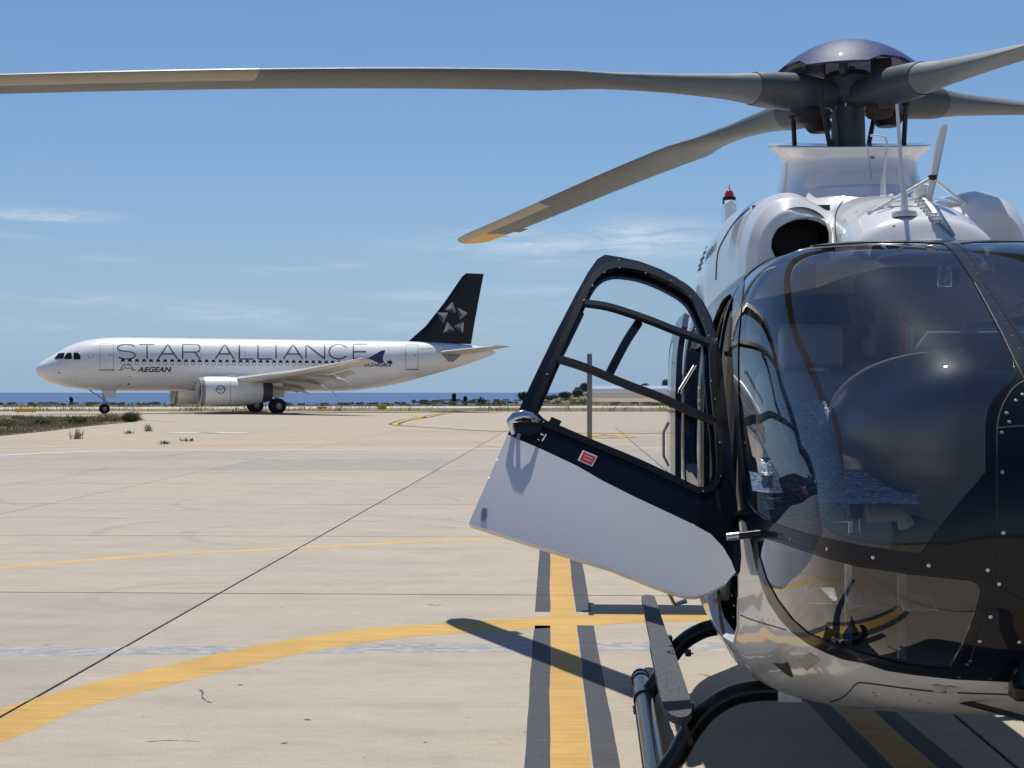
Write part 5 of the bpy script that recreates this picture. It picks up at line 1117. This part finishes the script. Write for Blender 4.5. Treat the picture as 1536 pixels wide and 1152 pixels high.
# cabin windows, each its own part sharing one mesh
def xa(u, y=-1.95): k = (u-768)/F; return (k*(AY+y*ca)-AX+y*sa)/(ca-k*sa)
wq = np.linspace(0, 2*math.pi, 14, endpoint=False); wm = None; x = xa(184); xe = xa(590); zc = 3.98; yw = -1.975*math.sqrt(max(0, 1-((zc-3.83)/2.09)**2))-.012; n_w = 0
while x < xe:
    if wm is None:
        V = [(.15*math.copysign(abs(math.cos(a))**.8, math.cos(a)), .0, .225*math.copysign(abs(math.sin(a))**.8, math.sin(a))) for a in wq]+[(.125*math.cos(a), .02, .19*math.sin(a)) for a in wq]
        o = mobj('cabin_window', V, [(i, (i+1) % 14, 14+(i+1) % 14, 14+i) for i in range(14)]+[tuple(range(14, 28))], M['window_dark'], air, False); wm = o.data
    else: o = bpy.data.objects.new('cabin_window', wm); col.objects.link(o); o.parent = air
    r_ = np.interp(x, f_[:, 0], f_[:, 3]); o.location = (x, -r_*math.sqrt(1-((zc-3.83)/2.09)**2)-.018, zc); x += .533
for pl in ([(81, 538.6), (88, 530.0), (97.5, 529.2), (94.5, 538.2)], [(95, 538.5), (100.5, 529.5), (107.5, 529), (107.8, 539)], [(110.5, 539.6), (110.3, 528.8), (116, 528.8), (120.5, 533), (120.8, 539.2)]): aprint('cockpit_window', pl, M['window_dark'], .02, step=1.2)
def outline(name, u0, v0, u1, v1, w=.55, m='logo_mid'): return astroke(name, [[(u0+1, v0), (u1-1, v0), (u1, v0+1.5), (u1, v1), (u0, v1), (u0, v0+1.5), (u0+1, v0)]], w, M[m], .01)
outline('cabin_door', 150, 515, 170, 555); outline('cabin_door', 608.5, 517, 627, 554); astroke('door_sill_line', [[(149, 555), (172, 555)]], 1.3, M['logo_dark']); astroke('door_sill_line', [[(609, 554.2), (627, 554.2)]], 1.2, M['logo_dark'])
for a in (341.5, 357): outline('emergency_exit', a, 527.5, a+11.5, 547, .6, 'logo_light')
for (u, v, r) in ((165, 533.3, 1.3), (622.5, 533, 1.2), (195, 565, 1), (180, 577, .9), (193, 576, 1.8), (115, 571, .9), (99, 580, .9), (89, 559, 1.4)): aprint('port', [(u+r*math.cos(a), v+r*.8*math.sin(a)) for a in np.linspace(0, 6.28, 9)], M['logo_dark'], step=.8)
# belly fairing
fq = np.linspace(0, 2*math.pi, 64, endpoint=False); rows = []
for t in np.linspace(0, 1, 50):
    s1 = math.sin(math.pi*t)**.42; rows.append(np.stack([np.full_like(fq, 11.0+t*11.0), 2.12*s1*np.cos(fq), 2.35+.86*s1*np.sin(fq)], 1))
A, T = gridmesh(np.stack(rows), True)
if np.mean(A[:, 1]*A[:, 4]) < 0: A[:, 3:] *= -1; T = T[:, ::-1]
mobj('belly_fairing', A[:, :3], T, M['airliner'], air)
def foilsec(xl, c, y, z, t, inc=0, n=16):
    P_ = []
    for i in range(2*n):
        u_ = 1-i/n if i < n else (i-n)/n; tt = u_; af = 5*t*(.2969*math.sqrt(tt)-.126*tt-.3516*tt**2+.2843*tt**3-.1015*tt**4)
        zz_ = af if i < n else -af*.8; P_.append((xl+u_*c, y, z+zz_*c-(u_-.3)*c*math.sin(inc)))
    return P_
def loft(name, secs, m, parent=air):
    pts = np.array(secs); A, T = gridmesh(pts, True); cen = np.repeat(pts.mean(1), pts.shape[1], axis=0)
    if np.mean(((A[:, :3]-cen)*A[:, 3:6]).sum(1)) < 0: T = T[:, ::-1]
    n = pts.shape[1]; return sharp(mobj(name, A[:, :3], [tuple(t) for t in T]+[tuple(range(n)), tuple(len(A)-1-i for i in range(n))], m, parent), 40)
for sg in (-1, 1):
    wg = empty('wing', (0, 0, 0)); wg.parent = air
    loft('wing_panel', [foilsec(11.7, 7.2, sg*1.6, 2.3, .13, .04), foilsec(14.0, 5.0, sg*6.4, 2.62, .12, .03), foilsec(17.2, 3.2, sg*11.5, 3.2, .11, .02), foilsec(20.6, 1.65, sg*17.0, 4.05, .10, .01)], M['airliner_grey'], wg)
    loft('slat', [foilsec(12.6, .85, sg*3.2, 2.24, .22, .35), foilsec(14.1, .75, sg*6.4, 2.55, .22, .35), foilsec(17.1, .55, sg*11.5, 3.12, .22, .35), foilsec(20.3, .32, sg*16.6, 3.96, .22, .35)], M['airliner'], wg)
    for (ya, yb) in ((2.2, 6.2), (6.5, 11.3), (11.6, 13.4)):
        xt = lambda y: np.interp(y, [1.6, 6.4, 11.5, 17], [18.7, 18.9, 20.3, 22.2]); zt_ = lambda y: np.interp(y, [1.6, 6.4, 11.5, 17], [2.2, 2.55, 3.12, 4.0])
        loft('flap', [foilsec(xt(ya)-.25, 1.35-.06*ya, sg*ya, zt_(ya)-.22, .12, .5), foilsec(xt(yb)-.25, 1.35-.06*yb, sg*yb, zt_(yb)-.22, .12, .5)], M['airliner_grey'], wg)
    for yf in (4.9, 8.2, 11.4):
        xf = np.interp(yf, [1.6, 6.4, 11.5, 17], [18.7, 18.9, 20.3, 22.2]); zf = np.interp(yf, [1.6, 6.4, 11.5, 17], [2.2, 2.55, 3.12, 4.0])
        MB().tube([(xf-2.4, sg*yf, zf-.15), (xf-1.8, sg*yf, zf-.33), (xf-.6, sg*yf, zf-.42), (xf+.5, sg*yf, zf-.62), (xf+1.3, sg*yf, zf-.95)], [.04, .17, .22, .17, .03], 12).obj('flap_fairing', M['airliner_grey'], wg)
    V = [(21.0+a, sg*17.02+d, 4.06+b) for d in (-.04, .04) for a, b in ((0, 0), (1.0, .55), (1.3, .6), (1.1, .05), (1.15, -.32), (.9, -.36))]
    mobj('wingtip_fence', V, [tuple(range(6)), tuple(range(11, 5, -1))]+[(i, 6+i, 6+(i+1) % 6, (i+1) % 6) for i in range(6)], M['printblue'], wg, False)
    # engine
    eg = empty('engine', (0, 0, 0)); eg.parent = air; ex, ez = 11.2, 1.72; c = (ex, sg*5.75, ez)
    prf = [(.86, .25), (.90, .08), (.97, 0), (1.04, .06), (1.10, .35), (1.13, 1.0), (1.13, 2.0), (1.07, 3.4), (.98, 4.3), (.90, 4.75), (.86, 4.75), (.84, 4.0)]
    MB().lathe(c, prf[3:], 48, 'X').obj('fan_cowl', M['airliner'], eg); MB().lathe(c, prf[:5], 48, 'X').obj('intake_ring', M['airliner_grey'], eg)
    MB().lathe(c, [(.86, .25), (.84, 1.1), (0, 1.12)], 40, 'X').obj('fan_duct', M['dark'], eg); MB().lathe((ex+1.0, sg*5.75, ez), [(0, -.55), (.15, -.4), (.28, 0)], 24, 'X').obj('spinner', M['cuff'], eg)
    MB().lathe(c, [(.86, 4.6), (.84, 5.1), (.72, 5.55), (.68, 5.55), (.66, 4.8), (0, 4.8)], 40, 'X').obj('exhaust', M['cuff'], eg)
    loft('pylon', [[(12.4, sg*5.75-.12, 2.75), (17.6, sg*5.75-.1, 2.1), (17.6, sg*5.75+.1, 2.1), (12.4, sg*5.75+.12, 2.75)], [(13.6, sg*5.75-.15, 2.95), (17.8, sg*5.75-.12, 2.6), (17.8, sg*5.75+.12, 2.6), (13.6, sg*5.75+.15, 2.95)]], M['airliner'], eg)
    if sg < 0:
        EB = BVHTree.FromPolygons([Vector(v.co) for v in bpy.data.objects['fan_cowl'].data.vertices], [tuple(p.vertices) for p in bpy.data.objects['fan_cowl'].data.polygons])
        astroke('engine_emblem', [arc(331, 584.5, 6.2, 5.6, 0, 360, 24), [(323, 584.5), (327, 582.5), (330, 585), (334, 582), (340, 584.5)]], 1.0, M['printgrey'], .02, EB, eg)
        astroke('cowl_seam', [[(345.5, 568), (345.8, 604)]], .6, M['logo_mid'], .015, EB, eg)
    # tailplane
    loft('tailplane', [foilsec(31.6, 3.9, sg*.7, 4.95, .10), foilsec(34.9, 1.55, sg*6.2, 5.38, .09)], M['airliner_grey'], air)
aprint('tailplane_root_plate', [(660, 528), (668, 526), (690, 527), (694, 530), (680, 543), (672, 542)], M['logo_mid'], .012)
# fin
fo_ = [(29.6, 5.80), (31.3, 7.2), (32.9, 9.15), (34.6, 11.45), (34.95, 11.76), (36.55, 11.76), (35.35, 5.65)]
n = len(fo_); V = []
for yy_ in (-1, 1):
    for i, (x, z) in enumerate(fo_): V.append((x, yy_*(.03 if i in (0, 6, 5, 3, 4) else .06), z))
cxs = [(32.9, 6.0), (34.1, 8.2), (35.2, 10.6)]
fi = MB(); secs = []
for (xl, xr, z) in ((29.6, 35.4, 5.75), (31.3, 35.65, 7.2), (32.95, 36.03, 9.2), (34.6, 36.5, 11.5), (34.95, 36.55, 11.76)):
    s_i = foilsec(0, 1, 0, 0, .09); secs.append([(xl+a*(xr-xl), c_*min(xr-xl, 4.5), z) for a, b, c_ in s_i])
fin_ = loft('tail_fin', secs, M['fin_black'], air); TB = BVHTree.FromPolygons([Vector(v.co) for v in fin_.data.vertices], [tuple(p.vertices) for p in fin_.data.polygons])
for pl in ([(667, 465.3), (679, 451.2), (684, 469.8)], [(686, 461.5), (702, 470), (688.5, 480.8)], [(680, 489.5), (696, 481.8), (694.2, 500.5)], [(664.5, 500), (671, 481.8), (682, 495.5)], [(654.8, 468.6), (672.5, 469), (664, 486.2)]):
    cx_ = np.mean([p[0] for p in pl])+.8; cy_ = np.mean([p[1] for p in pl])+.8
    for i, mm in enumerate(('logo_light', 'logo_mid', 'logo_dark') if pl[0][0] != 680 else ('logo_mid', 'logo_light', 'logo_dark')):
        aprint('star_facet', [pl[i], pl[(i+1) % 3], (cx_, cy_)], M[mm], .02, TB, 1.0)
# landing gear
def wheel(name, c, r, w, root):
    wr = empty(name, c); wr.parent = root
    MB().lathe((0, 0, 0), [(r*.45, -w/2), (r*.93, -w/2), (r, -w*.3), (r, w*.3), (r*.93, w/2), (r*.45, w/2)], 28, 'Y').obj('tyre', M['tyre'], wr); MB().lathe((0, 0, 0), [(0, -w*.42), (r*.3, -w*.42), (r*.5, -w*.25), (r*.5, w*.25), (r*.3, w*.42), (0, w*.42)], 20, 'Y').obj('rim', M['logo_light'], wr)
for sy in (-.25, .25): wheel('nose_wheel', (5.07, sy, .38), .38, .22, air)
MB().tube([(5.07, 0, .38), (5.05, 0, 1.1), (4.95, 0, 1.9)], [.07, .09, .11], 12).tube([(5.07, -.3, .38), (5.07, .3, .38)], .05, 8).tube([(5.0, 0, 1.1), (3.9, 0, 1.85)], .05, 8).tube([(5.15, 0, .55), (5.35, 0, .85), (5.12, 0, 1.1)], .035, 6).obj('nose_gear_leg', M['logo_light'], air)
V = [(4.75+a, -.42, b) for a, b in ((0, 1.82), (1.15, 1.80), (1.15, 1.25), (.35, 1.25))]; V += [(x, y+.03, z) for x, y, z in V]
mobj('nose_gear_door', V, [(0, 1, 2, 3), (7, 6, 5, 4), (0, 4, 5, 1), (1, 5, 6, 2), (2, 6, 7, 3), (3, 7, 4, 0)], M['airliner'], air, False)
for sg in (-1, 1):
    for d in (-.46, .46): wheel('main_wheel', (17.71, sg*3.8+d, .585), .585, .42, air)
    MB().tube([(17.71, sg*3.8, .58), (17.66, sg*3.82, 1.4), (17.5, sg*3.9, 2.35)], [.12, .15, .17], 14).tube([(17.71, sg*3.8-.5, .585), (17.71, sg*3.8+.5, .585)], .09, 10).tube([(17.68, sg*3.8, 1.2), (17.6, sg*2.5, 2.1)], .07, 8).obj('main_gear_leg', M['logo_light'], air)
    V = [(17.0+a, sg*4.0, b) for a, b in ((-.1, 2.3), (1.35, 2.3), (1.2, 1.25), (.25, 1.25))]; V += [(x, y+sg*.04, z) for x, y, z in V]
    mobj('main_gear_door', V, [(0, 1, 2, 3), (7, 6, 5, 4), (0, 4, 5, 1), (1, 5, 6, 2), (2, 6, 7, 3), (3, 7, 4, 0)], M['airliner'], air, False)
for (x, z) in ((7.2, 5.92), (11.5, 5.92), (24.8, 5.92)): MB().add([(x, -.02, z-.03), (x+.4, -.02, z-.03), (x+.35, -.02, z+.14), (x+.18, -.02, z+.14), (x, .02, z-.03), (x+.4, .02, z-.03), (x+.35, .02, z+.14), (x+.18, .02, z+.14)], [(0, 1, 2, 3), (7, 6, 5, 4), (0, 4, 5, 1), (1, 5, 6, 2), (2, 6, 7, 3), (3, 7, 4, 0)]).obj('blade_aerial', M['airliner'], air)
MB().tube([(23.2, 0, 1.75), (23.7, 0, 1.2)], [.08, .02], 6, flat=.3).obj('drain_mast', M['airliner'], air)

# ------------------------------------------------------------------ plants, signs, small far things
def tuftmesh(pts_h, m, name, per=14, spread=.25, seed=1, **k):
    r = np.random.default_rng(seed); V = []; Fc = []
    for (x, y, z, h) in pts_h:
        for _ in range(per):
            a = r.uniform(0, 6.28); d = r.uniform(0, spread); bx, by = x+d*math.cos(a), y+d*math.sin(a); hh_ = h*r.uniform(.45, 1.1); lx, ly = r.normal(0, .22*h, 2); wv = r.uniform(.006, .02)*(1+h); an = r.uniform(0, 3.14)
            dx, dy = wv*math.cos(an), wv*math.sin(an); b = len(V); V += [(bx-dx, by-dy, z), (bx+dx, by+dy, z), (bx+lx*.4-dx*.6, by+ly*.4, z+hh_*.6), (bx+lx, by+ly, z+hh_)]; Fc += [(b, b+1, b+2), (b+1, b+3, b+2)]
    return mobj(name, V, Fc, m, None, False, **k)
isl = [G(-700, 668)[:2], G(-60, 657)[:2], G(5, 653.5)[:2], G(70, 647)[:2], G(130, 639.5)[:2], G(185, 634.5)[:2], G(212, 631)[:2], G(208, 628.5)[:2], G(150, 627)[:2], G(60, 626)[:2], G(-400, 625)[:2]]
sheet('grass_island_soil', isl, .02, M['land'], kind='structure')
ia = np.array(isl); lo, hi = ia.min(0), ia.max(0); pp = rng.uniform([-55, lo[1]], [hi[0], hi[1]], (90000, 2)); pp = pp[sdf(pp, ia) > .1]; dens = np.sin(pp[:, 0]*.9)+np.sin(pp[:, 1]*.45+pp[:, 0]*.3)+rng.normal(0, .9, len(pp)); 
g1 = pp[dens > -.4][:12000]; g2 = pp[dens < -.2][:500]
edge_h = lambda p: .16+.30*(np.random.rand()**2)
tuftmesh([(p[0], p[1], .02, .14+.38*rng.random()**1.8) for p in g1], M['straw'], 'dry_grass', 5, .35, 3, kind='stuff', label='dry straw grass covering the island at the left edge of the apron', category='grass') if False else None
o = tuftmesh([(p[0], p[1], .02, .07+.20*rng.random()**1.8) for p in g1], M['straw'], 'dry_grass', 5, .35, 3); tag(o, 'dry straw grass covering the island at the left edge of the apron', 'grass', kind='stuff')
o = tuftmesh([(p[0], p[1], .02, .09+.2*rng.random()**1.5) for p in g2], M['weed'], 'green_weeds', 6, .4, 4); tag(o, 'green weeds growing through the dry grass island', 'weeds', kind='stuff')
def leafball(V, Fc, c, r, n, size, rg):
    for _ in range(n):
        d = rg.normal(0, 1, 3); d /= np.linalg.norm(d); k = rg.uniform(.35, 1)**.6*(1+.25*math.sin(d[0]*5+d[1]*7+c[0])); p = np.array(c)+d*k*np.array(r)
        if p[2] < 0.02: p[2] = .02+rg.random()*.1
        a = rg.normal(0, 1, 3); a /= np.linalg.norm(a); b_ = np.cross(a, d); nb = np.linalg.norm(b_)
        if nb < 1e-3: continue
        b_ /= nb; s = size*rg.uniform(.6, 1.4); i = len(V); V += [tuple(p-a*s), tuple(p+b_*s*.6), tuple(p+a*s), tuple(p-b_*s*.6)]; Fc.append((i, i+1, i+2, i+3))
def bush(loc, r, n, size, m, label, seed, name='shrub', cat='shrub', group=None, clumps=4):
    rg = np.random.default_rng(seed); V = []; Fc = []
    for k in range(clumps):
        a = rg.uniform(0, 6.28); o_ = rg.uniform(0, .5); leafball(V, Fc, (o_*r[0]*math.cos(a), o_*r[1]*math.sin(a), r[2]*rg.uniform(.4, .7)), (r[0]*.7, r[1]*.7, r[2]*.55), n//clumps, size, rg)
    e = empty(name, loc, label=label, cat=cat, group=group); mobj('foliage', V, Fc, m, e, False)
    MB().tube([(0, 0, -.05), (.02*r[0], 0, r[2]*.35), (.1*r[0], .05, r[2]*.6)], [.05*r[2], .035*r[2], .015*r[2]], 6).obj('stem', M['bark'], e); return e
g = G(197, 633.2); bush((g.x, g.y, .0), (.62, .6, .52), 2600, .035, M['leaf_olive'], 'rounded green shrub at the right end of the dry grass island', 11)
for i, (u, v, w, h, lb, mm) in enumerate(((167, 632, .7, .42, 'low pale shrub beside the rounded one on the grass island', 'straw'), (154, 633, .6, .42, 'straw coloured bushy tuft just left of the nose wheel', 'straw'), (112, 637.5, .6, .36, 'green weed clump in the middle of the grass island', 'weed'), (62, 638, .5, .3, 'dark low weed clump on the left part of the grass island', 'leaf_olive'), (12, 640, .5, .42, 'tall dry tuft nearest the left edge of the picture', 'straw'))):
    g = G(u, v); bush((g.x, g.y, 0), (w, w, h), 1500, .035, M[mm], lb, 20+i, 'weed_clump', 'weed')
for i, (u, v, h, lb) in enumerate(((115, 658.5, .42, 'small dry tuft growing in a slab joint nearest the grass island'), (222, 647, .38, 'thin tuft in the apron joint below the shrub'), (193, 650.5, .16, 'tiny tuft in the joint left of the thin one'), (247, 666, .14, 'tiny green weed in the joint below the white line dashes'), (280, 662, .14, 'second tiny weed further right along the same joint'))):
    g = G(u, v); o = tuftmesh([(0, 0, 0, h)], M['straw'] if i < 2 else M['weed'], 'weed_tuft', 40, .22, 50+i); o.location = g; tag(o, lb, 'weed')
# shoreline scrub and trees
sc = []
for k in range(2600):
    X = rng.uniform(-120, 60); Y = rng.uniform(130, 232); 
    if 147 < Y < 174: continue
    sc.append((X, Y, land_z(X, Y)-.02, rng.uniform(.2, .7)))
o = tuftmesh(sc, M['straw'], 'shore_grass', 10, 1.2, 8); tag(o, 'dry grass and scrub along the shore behind the airliner', 'scrub', kind='stuff')
V = []; Fc = []; rg = np.random.default_rng(5)
for k in range(230):
    u = rg.uniform(600, 1100) if k % 3 else rg.uniform(0, 700); Y = rg.uniform(190, 225) if u < 620 else rg.uniform(200, 330); X = (u-768)/F*Y; z = land_z(X, Y); h = rg.uniform(.14, .42)*(1.0 if u < 640 else 1.5); leafball(V, Fc, (X, Y, z+h*.4), (h*1.6, h*1.6, h*.6), 60, .16, rg)
o = mobj('low_scrub', V, Fc, leaf('dusty_scrub_leaves', (.10, .10, .055), (.2, .18, .11)), None, False); tag(o, 'low dusty green scrub on the headland and shoreline', 'scrub', kind='stuff')
def tree(u, vtop, Y, wpx, label, seed, kind='round', grp=None, m='leaf_dark'):
    X = (u-768)/F*Y; zt = H0+(VH-vtop)/F*Y; z0 = land_z(X, Y); h = max(zt-z0, 1.0); w = wpx/F*Y/2; rg = np.random.default_rng(seed)
    e = empty('tree' if kind == 'round' else 'pine_tree', (X, Y, z0), label=label, cat='tree', group=grp); V = []; Fc = []
    if kind == 'round':
        for k in range(9): a = rg.uniform(0, 6.28); o_ = rg.uniform(0, .65); leafball(V, Fc, (o_*w*math.cos(a), o_*w*math.sin(a), h*rg.uniform(.45, .78)), (w*.5, w*.5, h*.26), 230, .045*h+.05, rg)
    else:
        for k in range(11): t = k/10; leafball(V, Fc, (0, 0, h*(.25+.72*t)), (w*(1-.85*t), w*(1-.85*t), h*.03), 70, .05*h, rg)
    mobj('crown', V, Fc, M[m], e, False)
    mb = MB().tube([(0, 0, -.3), (.02, 0, h*.4), (.0, .03, h*.8)], [.05*h, .035*h, .012*h], 8)
    for k in range(3): a = rg.uniform(0, 6.28); mb.tube([(0, 0, h*.35), (w*.45*math.cos(a), w*.45*math.sin(a), h*.65)], [.02*h, .008*h], 6)
    mb.obj('trunk', M['bark'], e); return e
tree(107, 597, 236, 7, 'lone dark pointed conifer against the sea left of the nose wheel', 61, 'pine')
tree(50, 605.5, 228, 14, 'small dark round tree at the shore near the left edge', 62)
tree(681, 591.5, 250, 3.2, 'slender tree standing above the shore right of the airliner tail', 63, 'pine')
tree(698, 596, 250, 2.2, 'thin bare looking sapling right of the slender shore tree', 64, 'pine')
tree(721, 597, 245, 17, 'round dark tree at the start of the headland', 65)
tree(745, 598.5, 250, 16, 'low olive tree between the round tree and the door frame', 66, m='leaf_olive')
tree(786, 588, 250, 20, 'darkest dense tree beside the left edge of the open door', 67)
for i, (u, v, w) in enumerate(((826, 592, 22), (848, 587, 24), (868, 581, 26), (889, 584, 24), (908, 580, 22), (930, 577, 22), (948, 576, 18), (968, 575, 20))):
    tree(u, v, 262+6*i, w, f"headland tree seen through the open door window, {['first','second','third','fourth','fifth','sixth','seventh','eighth'][i]} from the left", 70+i, grp='trees on the headland behind the door', m='leaf_dark' if i % 2 else 'leaf_olive')
tree(1001, 567, 255, 18, 'dark tree right behind the sliding rear door', 90)
# yellow taxiway signs
def sign(u0, u1, v0, v1, Y, label):
    a, b = P(u0, v0, Y), P(u1, v1, Y); w = abs(b.x-a.x); h = abs(a.z-b.z); e = empty('taxiway_sign', ((a.x+b.x)/2, Y, 0), label=label, cat='sign', group='yellow taxiway signs')
    z = h/2+max(.08, b.z); MB().box((0, 0, z), (w, .14, h), bev=.02).obj('sign_panel', M['sign_yellow'], e)
    for s_i in (-.35, .35): MB().tube([(s_i*w, 0, 0), (s_i*w, 0, z-h/2)], .03, 8).obj('leg', M['steel'], e)
sign(22, 54, 612.8, 618, 118, 'wide low yellow sign at the left edge beside the grass'); sign(568, 580, 606.5, 613.5, 142, 'square yellow sign beyond the airliner main wheels'); sign(476, 490, 611, 614, 145, 'small flat yellow sign left of the square one')
for i, (x, y, z, w, h) in enumerate(((666, 603, 262, 2.2, 1.2), (676, 602, 268, 3.0, 1.4), (655, 604, 258, 1.6, .9))):
    X = (x-768)/F*z; e = empty('white_hut', (X, z, land_z(X, z)), label=['small white hut at the shore, middle of the three', 'largest white hut at the shore by the slender tree', 'smallest leftmost white hut at the shore'][i], cat='hut'); MB().box((0, 0, h/2), (w, 1.5, h)).obj('wall', M['white_door'], e); MB().box((0, 0, h+.05), (w+.2, 1.7, .1)).obj('roof', M['beige'], e); MB().box((0, -.77, h*.45), (w*.25, .04, h*.6)).obj('door', M['dark'], e)
